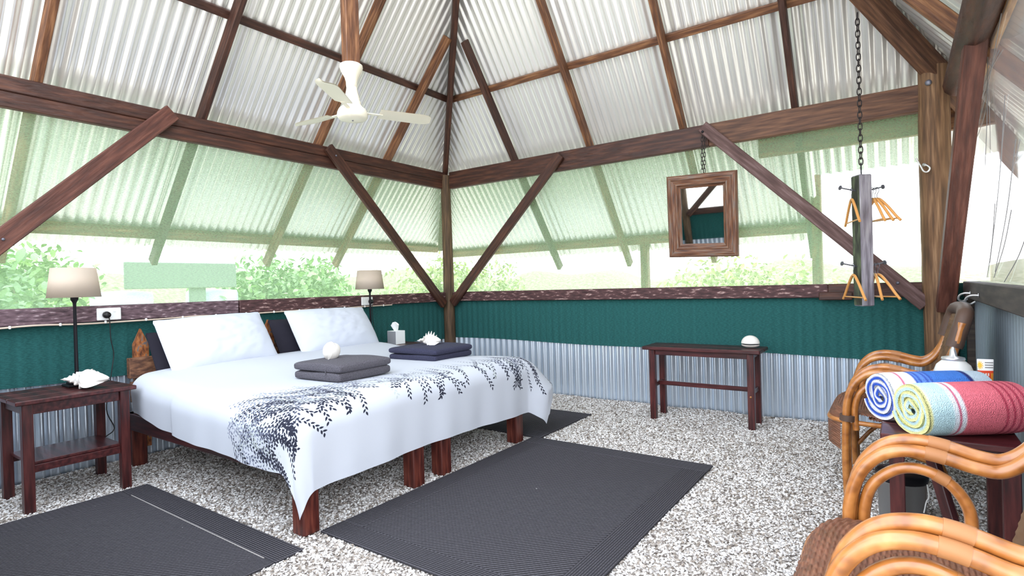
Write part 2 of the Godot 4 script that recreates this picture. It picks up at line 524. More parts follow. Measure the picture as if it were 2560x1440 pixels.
func build_roof() -> void:
	var c := thing("ceiling", "hipped ceiling of bare corrugated iron sheets on dark timber rafters", "ceiling", Vector3.ZERO, "", "structure")
	roofs = [
		{"corner": Vector3.ZERO, "along": Vector3(0, 0, 1), "inward": Vector3(1, 0, 0), "pitch": 1.167, "skew": 1.08},
		{"corner": Vector3.ZERO, "along": Vector3(1, 0, 0), "inward": Vector3(0, 0, 1), "pitch": 1.26, "skew": 1.0 / 1.08},
		{"corner": Vector3(WID, 0, 0), "along": Vector3(0, 0, 1), "inward": Vector3(-1, 0, 0), "pitch": 1.26, "skew": 1.0},
	]
	var eave := -0.86
	for k in 3:
		var plane: Dictionary = roofs[k]
		var n: Vector3 = (Vector3.UP - plane.inward * plane.pitch).normalized()
		var from := -0.84
		while from < WID + 0.8:
			var to := minf(from + 0.76, WID + 0.84)
			corrugated(c, "roof_sheet", func(w: float, s: float) -> Vector3: return roof_point(plane, w, s, 0.142), n, from, to,
				func(w: float) -> float: return -0.44 if k == 1 and w > 3.72 else 0.0 if k == 2 and w > 1.9 else eave,
				func(w: float) -> float: return minf(w * plane.skew, WID - w) + 0.125, mats.roof_iron)
			from = to
		# purlins lie on the rafters, under the iron
		for s in [[0.5, 1.5], [0.463, 1.39], [0.463, 1.39]][k]:
			timber(c, "purlin", roof_point(plane, s / plane.skew - 0.05, s, 0.111), roof_point(plane, WID - s + 0.06, s, 0.111), 0.06, 0.042, mats.dark_rafter_wood if k == 0 else mats.rafter_wood, n)
		# the eave batten
		var cut: float = [WID + 0.7, 3.72, 1.85][k]
		timber(c, "eave_batten", roof_point(plane, -0.75, -0.76, 0.111), roof_point(plane, cut, -0.76, 0.111), 0.09, 0.05, mats.rafter_wood, n)
	var spots := [[3.72, 2.73, 1.69, 0.85], [0.95, 1.85, 2.77, 3.66], [0.9, 1.85, 2.75, 3.68]]
	for k in 3:
		var plane: Dictionary = roofs[k]
		var n: Vector3 = (Vector3.UP - plane.inward * plane.pitch).normalized()
		for i in 4:
			var w: float = spots[k][i]
			var low := -0.14 if (k == 1 and w > 3.7) or (k == 2 and w > 1.9) else -0.93
			var wood: Material = [mats.rafter_wood, mats.dark_rafter_wood, mats.rafter_wood][(i + k) % 3]
			timber(c, "rafter", roof_point(plane, w, low, 0.045), roof_point(plane, w, minf(w * plane.skew, WID - w) - ([0.05, 0.10, 0.0][k] if w < 1.0 else 0.0), 0.045), 0.045, 0.09, wood, n)
	# hips
	var hip_n := Vector3(-1, 1.2, -1).normalized()
	timber(c, "hip_rafter", v3(-0.72, PLATE - 0.84, -0.667) + hip_n * 0.05, v3(2.37, PLATE + 2.766, 2.195) + hip_n * 0.05, 0.056, 0.13, mats.beam_wood, hip_n)
	var hip2_n := Vector3(1, 1.2, -1).normalized()
	timber(c, "hip_rafter", v3(WID + 0.7, PLATE - 0.88, -0.7) + hip2_n * 0.03, v3(WID - 2.2, PLATE + 2.772, 2.2) + hip2_n * 0.03, 0.10, 0.13, mats.brown_beam_wood, hip2_n)
	# the timber that carries the fan, and the cross piece above the picture that it hangs from
	timber(c, "hanging_post", v3(1.34, 2.655, 2.42), v3(1.34, 4.06, 2.42), 0.092, 0.092, mats.rafter_wood, Vector3(1, 0, 0.3))
	timber(c, "cross_piece", v3(1.34, 4.03, 1.67), v3(1.34, 4.03, 2.76), 0.05, 0.12, mats.rafter_wood)

func bolt(parent: Node3D, p: Vector3, dir: Vector3, r := 0.012) -> void:
	var st := tool(false)
	lathe(st, [Vector2(r, 0), Vector2(r, 0.006), Vector2(r * 0.6, 0.01), Vector2(0, 0.011)], 10)
	var y := dir.normalized()
	var x := y.cross(Vector3(0.3, 0.5, 0.8)).normalized()
	part(parent, "bolt_head", st, mats.nail_metal, Transform3D(Basis(x, y, x.cross(y)), p))

func log_post(parent: Node3D, x: float, z: float, r0: float, r1: float, top: float, mat: Material) -> MeshInstance3D:
	var st := tool(false)
	var pts := PackedVector3Array()
	for i in 15:
		var t := i / 14.0
		pts.append(Vector3(t * top, 0.006 * sin(t * 7.0 + x), 0.006 * sin(t * 5.0 + 1.0)))
	tube(st, pts, r0, 14, r1, false, 0.02)
	return part(parent, "post", st, mat, Transform3D(Basis(Vector3.UP, Vector3(0, 0, 1), Vector3(1, 0, 0)), Vector3(x, -0.02, z)))

func cloth_wall(parent: Node3D, called: String, along: Vector3, o: Vector3, n: Vector3, u0: float, u1: float, y0: Callable, y1: float, wave: float, mat: Material) -> void:
	var st := tool(false)
	var count := int((u1 - u0) / (0.0095 if wave > 0.0 else 0.15))
	sheet(st, count, 6 if wave > 0.0 else 8, func(u: float, v: float) -> Vector3:
		var w := lerpf(u0, u1, u)
		var low: float = y0.call(w)
		var off := wave * sin(TAU * w / 0.076) * (0.4 + 0.6 * v) if wave > 0.0 else 0.006 * sin(w * 5.0 + v * 4.0)
		return o + along * w + n * off + Vector3.UP * lerpf(y1, low, v))
	part(parent, called, st, mat)

func build_walls() -> void:
	var X := Vector3(1, 0, 0)
	var Z := Vector3(0, 0, 1)
	# --- left wall, behind the bed
	var l := thing("wall_left", "low iron and green shade cloth wall behind the bed, open mesh above its rail", "wall", Vector3.ZERO, "", "structure")
	timber(l, "top_plate", v3(-0.025, 2.436, 0.0), v3(-0.025, 2.436, WID), 0.052, 0.095, mats.beam_wood)
	timber(l, "top_plate", v3(-0.03, 2.340, 0.0), v3(-0.03, 2.340, WID), 0.052, 0.095, mats.beam_wood)
	timber(l, "rail", v3(-0.02, 1.04, 0.02), v3(-0.02, 1.04, 2.50), 0.05, 0.105, mats.flaking_rail_wood)
	timber(l, "rail", v3(-0.02, 1.04, 2.51), v3(-0.02, 1.04, WID), 0.05, 0.105, mats.purple_rail_wood)
	var b1 := timber(l, "brace", v3(0.03, 2.47, 1.64), v3(0.03, 0.95, 0.12), 0.04, 0.10, mats.beam_wood, v3(0, 1, -1))
	var b2 := timber(l, "brace", v3(0.03, 2.47, 2.97), v3(0.03, 0.95, 4.46), 0.04, 0.115, mats.red_brace_wood, v3(0, 1, 1))
	log_post(l, 0.0, WID, 0.07, 0.065, 2.5, mats.corner_log_wood)
	var from := 0.0
	while from < WID:
		var to := minf(from + 0.76, WID)
		corrugated(l, "iron_sheet", func(w: float, y: float) -> Vector3: return v3(-0.07, y, w), X, from, to, func(_w: float) -> float: return -0.05, func(_w: float) -> float: return 1.06, mats.wall_iron)
		from = to
	cloth_wall(l, "shade_cloth_skirt", Z, v3(-0.05, 0, 0), X, 0.03, WID, func(w: float) -> float: return 0.545 + 0.02 * w + 0.008 * sin(w * 3.0), 1.08, 0.003, mats.dark_shade_cloth)
	cloth_wall(l, "shade_cloth", Z, v3(-0.06, 0, 0), X, 0.0, WID, func(_w: float) -> float: return 1.05, 2.46, 0.0, mats.shade_cloth)
	# --- back wall, the right-hand one of the picture
	var r := thing("wall_back", "low iron wall with dark green shade cloth and open mesh, behind the bench", "wall", Vector3.ZERO, "", "structure")
	timber(r, "top_plate", v3(0.05, 2.388, -0.03), v3(3.0, 2.388, -0.03), 0.06, 0.191, mats.beam_wood)
	timber(r, "top_plate", v3(3.0, 2.388, -0.03), v3(WID, 2.388, -0.03), 0.06, 0.191, mats.brown_beam_wood)
	timber(r, "rail", v3(0.02, 1.04, -0.02), v3(3.86, 1.04, -0.02), 0.05, 0.105, mats.flaking_rail_wood)
	timber(r, "rail", v3(3.86, 1.04, -0.02), v3(WID, 1.04, -0.02), 0.05, 0.105, mats.beam_wood)
	timber(r, "rail_cleat", v3(3.80, 1.0, 0.015), v3(4.02, 1.0, 0.015), 0.022, 0.06, mats.beam_wood)
	timber(r, "brace", v3(1.56, 2.44, 0.03), v3(0.08, 0.96, 0.03), 0.04, 0.10, mats.beam_wood, v3(-1, 1, 0))
	var b3 := timber(r, "brace", v3(2.96, 2.46, 0.03), v3(4.46, 0.93, 0.03), 0.04, 0.10, mats.grey_brace_wood, v3(1, 1, 0))
	log_post(r, 0.0, 0.0, 0.07, 0.055, 2.47, mats.corner_log_wood)
	var p2 := log_post(r, 4.535, 0.0, 0.098, 0.09, 2.6, mats.log_wood)
	from = 0.0
	while from < SIDE + 0.06:
		var to := minf(from + 0.76, SIDE + 0.066)
		corrugated(r, "iron_sheet", func(w: float, y: float) -> Vector3: return v3(w, y, -0.07), Z, from, to, func(_w: float) -> float: return -0.05, func(_w: float) -> float: return 1.06, mats.wall_iron)
		from = to
	cloth_wall(r, "shade_cloth_skirt", X, v3(0, 0, -0.05), Z, 0.03, SIDE + 0.05, func(w: float) -> float: return 0.56 - 0.008 * w + 0.008 * sin(w * 2.6), 1.08, 0.006, mats.dark_shade_cloth)
	cloth_wall(r, "shade_cloth", X, v3(0, 0, -0.065), Z, 0.0, WID, func(_w: float) -> float: return 1.05, 2.46, 0.0, mats.shade_cloth)
	timber(r, "outer_lintel", v3(3.35, 2.275, -0.24), v3(4.75, 2.275, -0.24), 0.05, 0.20, mats.rafter_wood)
	timber(r, "outer_post", v3(2.05, 0.0, -0.9), v3(2.05, 1.72, -0.9), 0.08, 0.08, mats.rafter_wood, X)
	timber(r, "outer_post", v3(3.72, 0.0, -0.72), v3(3.72, 2.1, -0.72), 0.08, 0.08, mats.rafter_wood, X)
	# --- right wall, seen almost along its length
	var s := thing("wall_right", "iron wall with a dark rail under a clear creased vinyl blind", "wall", Vector3.ZERO, "", "structure")
	timber(s, "rail", v3(SIDE + 0.03, 1.04, 0.06), v3(SIDE + 0.03, 1.04, 4.0), 0.06, 0.105, mats.dark_rail_wood)
	var lg := tool(false)
	tube(lg, line(v3(0, 0, 0), v3(4.3, 0, 0), 12), 0.085, 12, 0.08, false, 0.02)
	part(s, "top_log", lg, mats.beam_wood, Transform3D(basis_along(Z, Vector3.UP), v3(SIDE + 0.0, 2.42, 0.07)))
	var b4 := timber(s, "brace", v3(4.56, 0.91, 0.125), v3(4.668, 2.42, 1.06), 0.10, 0.10, mats.red_brace_wood, v3(0, 1, -1))
	timber(s, "blind_batten", v3(SIDE + 0.09, 2.37, 0.02), v3(SIDE + 0.09, 2.37, 4.4), 0.03, 0.05, mats.yellow_batten_wood)
	from = -0.07
	while from < 4.2:
		var to := minf(from + 0.76, 4.2)
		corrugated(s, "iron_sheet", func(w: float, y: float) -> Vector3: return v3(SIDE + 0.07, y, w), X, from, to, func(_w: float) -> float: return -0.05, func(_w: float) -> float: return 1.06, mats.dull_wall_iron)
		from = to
	box_part(s, "corner_stud", v3(SIDE + 0.02, 0.0, -0.08), v3(SIDE + 0.10, 1.09, 0.0), mats.dark_rail_wood)
	var cl := tool(false)
	sheet(cl, 30, 12, func(u: float, v: float) -> Vector3: return v3(SIDE + 0.066 + 0.004 * sin(u * 23.0 + v * 6.0), lerpf(1.06, 2.36, v), lerpf(0.06, 4.0, u)))
	part(s, "vinyl_blind", cl, mats.clear_vinyl)
	var crease := [[2.5, 2.0, 0.30, 1.45], [2.2, 2.2, 0.42, 1.36], [1.95, 1.2, 0.85, 1.5], [1.7, 1.15, 1.05, 1.75], [1.5, 1.12, 0.72, 1.1], [1.42, 1.12, 1.0, 1.6], [2.3, 1.75, 0.75, 0.95], [1.32, 1.1, 1.35, 2.0]]
	for q in crease:
		var ct := tool(false)
		tube(ct, curve([v3(0, minf(q[0], 2.34), q[3]), v3(0.002, lerpf(minf(q[0], 2.34), q[1], 0.5), lerpf(q[3], q[2], 0.42)), v3(0, q[1], q[2])], 5), 0.0018, 5)
		part(s, "blind_crease", ct, mats.crease_grey, Transform3D(Basis(), v3(SIDE + 0.06, 0, 0)))
	# --- front wall behind the picture, seen in the mirror only
	var f := thing("wall_front", "low wall of iron and green shade cloth with a dark rail, seen in the mirror", "wall", Vector3.ZERO, "", "structure")
	timber(f, "rail", v3(0.05, 1.04, (WID + 0.14)), v3(2.6, 1.04, (WID + 0.14)), 0.05, 0.105, mats.beam_wood)
	log_post(f, 1.29, (WID + 0.14), 0.06, 0.06, 2.5, mats.corner_log_wood)
	log_post(f, 2.62, (WID + 0.14), 0.06, 0.06, 2.5, mats.corner_log_wood)
	timber(f, "brace", v3(1.35, 1.0, (WID + 0.14) - 0.05), v3(2.58, 2.2, (WID + 0.14) - 0.05), 0.04, 0.10, mats.beam_wood, v3(-1, 1, 0))
	timber(f, "top_plate", v3(0.05, 2.44, (WID + 0.14)), v3(2.68, 2.44, (WID + 0.14)), 0.06, 0.12, mats.beam_wood)
	corrugated(f, "iron_sheet", func(w: float, y: float) -> Vector3: return v3(w, y, (WID + 0.14) + 0.05), Z, 0.05, 2.6, func(_w: float) -> float: return -0.05, func(_w: float) -> float: return 1.05, mats.wall_iron)
	cloth_wall(f, "shade_cloth_skirt", X, v3(0, 0, (WID + 0.14) + 0.035), Z, 0.05, 2.6, func(_w: float) -> float: return 0.55, 1.06, 0.002, mats.dark_shade_cloth)
	# bolts and nails
	bolt(b1, b1.transform.affine_inverse() * v3(0.05, 2.40, 1.57), b1.transform.basis.inverse() * X, 0.009)
	bolt(b2, b2.transform.affine_inverse() * v3(0.05, 1.50, 3.92), b2.transform.basis.inverse() * X, 0.009)
	bolt(b3, b3.transform.affine_inverse() * v3(4.30, 1.09, 0.05), b3.transform.basis.inverse() * Z, 0.012)
	bolt(b4, b4.transform.affine_inverse() * v3(4.556, 0.98, 0.14), b4.transform.basis.inverse() * v3(-1, 0, 0.6), 0.01)
	bolt(p2, p2.transform.affine_inverse() * v3(4.50, 2.46, 0.083), p2.transform.basis.inverse() * v3(-0.35, 0, 1), 0.02)

func build_floor() -> void:
	var f := thing("floor", "pale loose shell grit floor", "floor", Vector3.ZERO, "", "structure")
	var st := tool(false)
	var lift := func(x: float, z: float) -> float: return 0.035 * (exp(-maxf(x, 0.0) / 0.16) + 0.5 * exp(-maxf(z, 0.0) / 0.12)) + 0.004 * sin(x * 9.0 + z * 4.0)
	sheet(st, 90, 90, func(u: float, v: float) -> Vector3: return v3(lerpf(-0.05, 4.75, u), lift.call(lerpf(-0.05, 4.75, u), lerpf(-0.05, 5.6, v)) - 0.004, lerpf(-0.05, 5.6, v)), true)
	part(f, "grit_bed", st, mats.grit_bed)
	# loose flakes of shell and stone
	var shapes := []
	for k in 2:
		var g := tool()
		var p := []
		for d in [Vector3(1, 0, 0), Vector3(-1, 0, 0), Vector3(0, 0, 1), Vector3(0, 0, -1), Vector3(0, 0.55, 0), Vector3(0, -0.4, 0)]:
			p.append(d * rng.randf_range(0.7, 1.25) + Vector3(rng.randf_range(-0.25, 0.25), 0, rng.randf_range(-0.25, 0.25)))
		for q in [[0, 2], [2, 1], [1, 3], [3, 0]]:
			face(g, [p[q[0]], p[q[1]], p[4]], Vector3.ZERO)
			face(g, [p[q[0]], p[q[1]], p[5]], Vector3.ZERO)
		g.generate_normals()
		shapes.append(g.commit())
	var tones := [rgb(240, 237, 233), rgb(226, 221, 217), rgb(210, 205, 201), rgb(196, 189, 184), rgb(178, 168, 158), rgb(156, 144, 132), rgb(112, 102, 95)]
	for k in 2:
		var mm := MultiMesh.new()
		mm.transform_format = MultiMesh.TRANSFORM_3D
		mm.use_colors = true
		mm.mesh = shapes[k]
		var n := 115000
		mm.instance_count = n
		for i in n:
			var x := rng.randf_range(-0.03, 4.7)
			var z := rng.randf_range(-0.03, 4.75)
			var size := rng.randf_range(0.0045, 0.0095)
			var b := Basis.from_euler(Vector3(rng.randf_range(-0.7, 0.7), rng.randf() * TAU, rng.randf_range(-0.7, 0.7))).scaled(Vector3.ONE * size)
			mm.set_instance_transform(i, Transform3D(b, Vector3(x, lift.call(x, z) + rng.randf_range(-0.002, 0.004), z)))
			mm.set_instance_color(i, lin(tones[mini(int(pow(rng.randf(), 1.35) * 7.0), 6)]))
		var o := MultiMeshInstance3D.new()
		o.multimesh = mm
		o.material_override = mats.grit
		o.name = "loose_grit"
		f.add_child(o, true)
		o.set_meta("kind", "stuff")

# ---------------------------------------------------------------- the bed

func duvet_point(a: float, b: float, under: float) -> Vector3:
	var xe := 1.955
	var zl := 3.30
	var zr := 1.50
	var ex := maxf(0.0, a - xe)
	var ez := maxf(0.0, b - zl) if b > zl else minf(0.0, b - zr)
	var d := sqrt(ex * ex + ez * ez)
	var top := 0.605 + 0.055 * (1.0 - smoothstep(0.45, 1.15, a)) + 0.012 * sin(a * 4.3 + b * 1.7) * sin(b * 3.1)
	var mid := 1.0 - pow(absf((b - 2.4) / 0.95), 4.0)
	top += 0.018 * clampf(mid, -1.0, 1.0)
	var R := 0.12
	var down := 0.0
	var out := 0.0
	if d > 0.0:
		if d < R * PI / 2.0:
			out = R * sin(d / R)
			down = R * (1.0 - cos(d / R))
		else:
			out = R
			down = R + d - R * PI / 2.0
	var dx := ex / d if d > 0.0 else 0.0
	var dz := ez / d if d > 0.0 else 0.0
	var hang := clampf(down / 0.3, 0.0, 1.0)
	var along := b if absf(dx) > absf(dz) else a
	out += hang * (0.007 * sin(along * 11.0 + 1.0) + 0.003 * sin(along * 27.0))
	if ez < 0.0:
		var flare := hang * smoothstep(0.5, 2.2, a) * dz * dz
		out += 0.27 * flare
		down -= 0.11 * flare
	if ez > 0.0 and a < 0.9: out -= hang * 0.02
	var p := Vector3(minf(a, xe) + dx * out, top - down, clampf(b, zr, zl) + dz * out)
	if ez > 0.0 and ex <= 0.0: p.y += 0.05 * hang * (1.0 - smoothstep(0.36, 0.8, a))
	# lift under the pillows and a thickness that puffs between the seams
	var nrm := Vector3(dx * hang, 1.0 - hang, dz * hang).normalized()
	return p - nrm * under

func build_bed() -> void:
	var b := thing("bed", "wide timber bed on red-brown square legs, made of two single frames side by side", "bed", v3(0.05, 0, 2.42))
	var off := -b.position
	for q in [[0.1, 3.285], [1.975, 3.285], [0.1, 2.57], [1.975, 2.57], [0.1, 2.335], [1.975, 2.335], [0.1, 1.54], [1.975, 1.54]]:
		box_part(b, "leg", v3(q[0] - 0.045, 0.0, q[1] - 0.045) + off, v3(q[0] + 0.045, 0.37, q[1] + 0.045) + off, mats.bed_wood, 0.006)
	for q in [[3.29, 3.33], [2.525, 2.565], [2.335, 2.375], [1.495, 1.535]]:
		box_part(b, "side_rail", v3(0.06, 0.26, q[0]) + off, v3(1.98, 0.37, q[1]) + off, mats.jarrah)
	for x in [0.06, 1.99]:
		box_part(b, "end_rail", v3(x, 0.27, 1.50) + off, v3(x + 0.03, 0.37, 3.33) + off, mats.bed_wood)
	for i in 9:
		var x := 0.18 + i * 0.21
		box_part(b, "slat", v3(x, 0.37, 1.5) + off, v3(x + 0.1, 0.388, 3.32) + off, mats.block_wood)
	var ms := tool()
	cbox(ms, v3(1.9, 0.18, 1.82), 0.04)
	part(b, "mattress", ms, mats.cotton_white, Transform3D(Basis(), v3(1.04, 0.479, 2.41) + off))
	# headboards: one plank each with three pointed pickets
	for k in 2:
		var z0 := 2.36 if k == 0 else 1.46
		var h := box_part(b, "headboard_plank", v3(0.075, 0.60, z0) + off, v3(0.125, 0.735, z0 + 0.965 - k * 0.09) + off, mats.block_wood)
		box_part(b, "headboard_plank", v3(0.085, 0.44, z0 + 0.01) + off, v3(0.12, 0.575, z0 + 0.955 - k * 0.09) + off, mats.block_wood)
		for z in [z0 + 0.095 - k * 0.06, z0 + 0.48, z0 + 0.875 - k * 0.03]:
			var st := tool()
			prism(st, PackedVector2Array([Vector2(-0.046, -0.5), Vector2(0.046, -0.5), Vector2(0.046, 0.20), Vector2(0.0, 0.305), Vector2(-0.046, 0.20)]), 0.026)
			var pk := part(b, "picket", st, mats.headboard_wood, Transform3D(Basis(Vector3.UP, PI / 2), v3(0.065, 0.62, z) + off))
			pk.set_meta("label", "pointed orange-brown picket")
		if k == 0: h.set_meta("label", "weathered brown plank of the headboard")

	var d := thing("duvet", "white duvet printed with dark sprays of small leaves, draped over the wide bed", "duvet", v3(1.4, 0.35, 2.42))
	var st := tool(false)
	var o := -d.position
	var nu := 130
	var nv := 150
	var pt := func(u: float, v: float) -> Vector3:
		return duvet_point(lerpf(DUV_A0, DUV_A1, u), lerpf(DUV_B0, DUV_B1, v), 0.0) + o
	var low := func(u: float, v: float) -> Vector3:
		var inn := 0.022 * clampf(minf(minf(u, 1.0 - u), minf(v, 1.0 - v)) * 30.0, 0.05, 1.0)
		return duvet_point(lerpf(DUV_A0, DUV_A1, u), lerpf(DUV_B0, DUV_B1, v), inn) + o
	sheet(st, nu, nv, pt, false, true)
	sheet(st, nu / 2, nv / 2, low, true, true)
	part(d, "cover", st, mats.leaf_print_cotton)

func pillow(called: String, label: String, mat: Material, wide: float, high: float, thick: float, xf: Transform3D, group: String, seed_: int) -> void:
	var o := thing(called, label, "pillow", Vector3.ZERO, group)
	o.transform = xf
	var r := FastNoiseLite.new()
	r.seed = seed_
	r.frequency = 2.2
	var st := tool(false)
	for s in [1.0, -1.0]:
		sheet(st, 44, 36, func(u: float, v: float) -> Vector3:
			var a := u * 2.0 - 1.0
			var c := v * 2.0 - 1.0
			var e := pow(maxf(0.0, 1.0 - pow(absf(a), 2.6)), 0.55) * pow(maxf(0.0, 1.0 - pow(absf(c), 2.6)), 0.55)
			var pinch_x := 1.0 - 0.05 * (1.0 - c * c)
			var pinch_y := 1.0 - 0.04 * (1.0 - a * a)
			return Vector3(a * wide / 2.0 * pinch_y, c * high / 2.0 * pinch_x, s * (thick / 2.0 * e * (1.0 + 0.10 * r.get_noise_2d(a * 1.2, c * 1.2 + s)) + 0.003)), s < 0.0)
	part(o, "pillowcase", st, mat)
	# the seam round its edge
	var seam := tool(false)
	var ring := []
	for k in 40:
		var t := TAU * k / 40.0
		var a := clampf(cos(t) * 1.42, -1.0, 1.0)
		var c := clampf(sin(t) * 1.42, -1.0, 1.0)
		ring.append(Vector3(a * wide / 2.0 * (1.0 - 0.04 * (1.0 - a * a)), c * high / 2.0 * (1.0 - 0.05 * (1.0 - c * c)), 0))
	tube(seam, curve(ring, 2, true), 0.004, 6, -1.0, true)
	part(o, "seam", seam, mat)

func build_pillows() -> void:
	# local x across the bed, local y up the pillow, local z towards the foot
	var place := func(mid: Vector3, lean: float, roll: float) -> Transform3D:
		var b := Basis(Vector3(0, 0, -1), Vector3(0, 1, 0), Vector3(1, 0, 0))
		return Transform3D(b * Basis(Vector3(1, 0, 0), -lean) * Basis(Vector3(0, 0, 1), roll), mid)
	pillow("pillow", "white pillow leaning at the lamp and shell end of the bed", mats.pillow_white, 0.74, 0.43, 0.22, place.call(v3(0.36, 0.81, 2.845), 0.62, 0.03), "white pillows", 3)
	pillow("pillow", "white pillow leaning beside the tissue box", mats.pillow_white, 0.78, 0.43, 0.22, place.call(v3(0.36, 0.81, 1.87), 0.62, -0.01), "white pillows", 5)
	pillow("navy_pillow", "dark navy pillow behind the white pillow nearer the conch shell", mats.navy_cotton, 0.84, 0.34, 0.14, place.call(v3(0.21, 0.745, 2.80), 0.55, 0.0), "dark navy pillows", 7)
	pillow("navy_pillow", "dark navy pillow behind the white pillow nearer the tissue box", mats.navy_cotton, 0.86, 0.36, 0.14, place.call(v3(0.21, 0.765, 1.90), 0.55, 0.0), "dark navy pillows", 9)

func folded_towel(called: String, label: String, mat: Material, pos: Vector3, yaw: float, wide: float, deep: float, high: float, band: bool) -> void:
	var o := thing(called, label, "towel", pos)
	o.rotation.y = yaw
	for layer in 2:
		var st := tool(false)
		var h := high / 2.0
		var y := h * (layer + 0.5)
		# one folded layer: a fat rounded loop in section, swept across; closed with soft ends
		sheet(st, 40, 28, func(u: float, v: float) -> Vector3:
			var a := TAU * v
			var t := sin((u * 2.0 - 1.0) * PI / 2.0)
			var end := pow(maxf(0.0, 1.0 - pow(absf(t), 26.0)), 0.5)
			var cx := signf(cos(a)) * pow(absf(cos(a)), 0.28)
			var sy := signf(sin(a)) * pow(absf(sin(a)), 0.36)
			var sag := 0.004 * sin(t * 3.0 + layer) * (1.0 if sy > 0.0 else 0.0)
			return Vector3(t * wide / 2.0 * (0.97 + 0.03 * layer), y + sy * h * 0.53 * end + sag, cx * deep / 2.0 * (0.9 + 0.1 * end)), false)
		part(o, "folded_layer", st, mat)
	if band:
		var st := tool(false)
		var c := []
		for k in 36:
			var a := TAU * k / 36.0
			c.append(Vector3(wide * 0.22, high / 2.0 + signf(sin(a)) * pow(absf(sin(a)), 0.5) * high * 0.512, signf(cos(a)) * pow(absf(cos(a)), 0.28) * deep / 2.0 * 1.005))
		tube(st, curve(c, 2, true), 0.003, 6, -1.0, true)
		part(o, "woven_band", st, mat)

# ---------------------------------------------------------------- shells

func spire_shell(o: Node3D, length: float, fat: float, knobs: float, whorls: int) -> void:   # a conch lying on its side, spire along -x
	var st := tool(false)
	var prof := func(t: float) -> float:       # radius from spire tip (0) to siphon (1)
		if t < 0.55: return fat * pow(t / 0.55, 1.15) * (1.0 - 0.10 * absf(sin(t / 0.55 * PI * whorls)))
		return fat * pow(1.0 - (t - 0.55) / 0.45, 0.75) * 0.98 + 0.004
	sheet(st, 60, 40, func(u: float, v: float) -> Vector3:
		var a := TAU * v
		var r: float = prof.call(u)
		var k := 1.0 + knobs * pow(maxf(0.0, sin(a * 4.0 + u * 9.0)), 3.0) * exp(-pow((fposmod(u / 0.55 * whorls, 1.0) - 0.75) * 4.0, 2.0)) * (1.0 if u < 0.6 else 0.2)
		return Vector3((u - 0.5) * length, r * k * sin(a) * 0.92, r * k * cos(a)), false)
	part(o, "body_whorl", st, mats.shell_white, Transform3D(Basis(), v3(0, fat * 0.9, 0)))
	var lip := tool(false)
	sheet(lip, 16, 8, func(u: float, v: float) -> Vector3:
		var w := sin(u * PI) * v
		return Vector3(lerpf(-0.05, 0.48, u) * length, -fat * 0.25 - fat * 0.45 * w, fat * (0.55 + 0.85 * w)), false)
	part(o, "lip", lip, mats.shell_white, Transform3D(Basis(), v3(0, fat * 0.9, 0)))

func build_shells() -> void:
	var c := thing("conch_shell", "large white spired conch shell lying in front of the lamp", "shell", v3(0.36, 0.616, 3.645))
	c.rotation.y = 0.62
	spire_shell(c, 0.29, 0.058, 0.55, 5)
	# a round shell standing on the grey towels
	var r := thing("round_shell", "round white shell standing on the grey folded towels", "shell", v3(1.40, 0.715, 2.68))
	var st := tool(false)
	sheet(st, 36, 28, func(u: float, v: float) -> Vector3:
		var a := TAU * u
		var b := PI * (v - 0.5)
		var grow := 0.052 * (1.0 + 0.09 * sin(a))
		return Vector3(cos(b) * cos(a) * grow * 0.8, sin(b) * grow * 1.05 + 0.056 + (0.004 * sin(u * 40.0)) * cos(b), cos(b) * sin(a) * grow * 1.12))
	part(r, "body_whorl", st, mats.shell_white)
	var lp := tool(false)
	sheet(lp, 14, 8, func(u: float, v: float) -> Vector3: return Vector3(0.03 + 0.012 * sin(u * PI), lerpf(0.06, 0.002, u) + 0.01 * v, lerpf(0.02, 0.058, u) + 0.022 * sin(u * PI) * v))
	part(r, "lip", lp, mats.shell_white)
	# a spiky one on the navy towels
	var s := thing("spiky_shell", "spiky white shell lying on the navy folded towels", "shell", v3(1.34, 0.70, 1.755))
	s.rotation.y = 0.5
	spire_shell(s, 0.19, 0.05, 0.5, 3)
	for k in 9:
		var sp := tool(false)
		var a := -0.3 + 0.42 * k
		var x := -0.06 + 0.014 * k
		var d := Vector3(0.15, sin(a), cos(a)).normalized()
		if d.y < -0.2: d.y = 0.1
		tube(sp, line(d * 0.03, d * 0.072, 3), 0.012, 7, 0.002)
		part(s, "spine", sp, mats.shell_white, Transform3D(Basis(), v3(x, 0.045, 0)))
	# a smooth clam-like one on the bench
	var b := thing("smooth_shell", "smooth white shell with a dark slit on the end of the bench", "shell", v3(3.35, 0.612, 0.27))
	for half in [1.0, -1.0]:
		var h := tool(false)
		sheet(h, 28, 14, func(u: float, v: float) -> Vector3:
			var a := TAU * u
			var q := PI / 2.0 * v
			var tall := 0.062 if half > 0.0 else 0.026
			return Vector3(cos(q) * cos(a) * 0.068, 0.030 + half * (0.004 + sin(q) * tall) , cos(q) * sin(a) * 0.05), half > 0.0)
		part(b, "valve", h, mats.shell_white)
	var slit := tool(false)
	lathe(slit, [Vector2(0.058, 0.026), Vector2(0.060, 0.030), Vector2(0.058, 0.034)], 24)
	part(b, "slit", slit, mats.dark_metal)

# ---------------------------------------------------------------- furniture

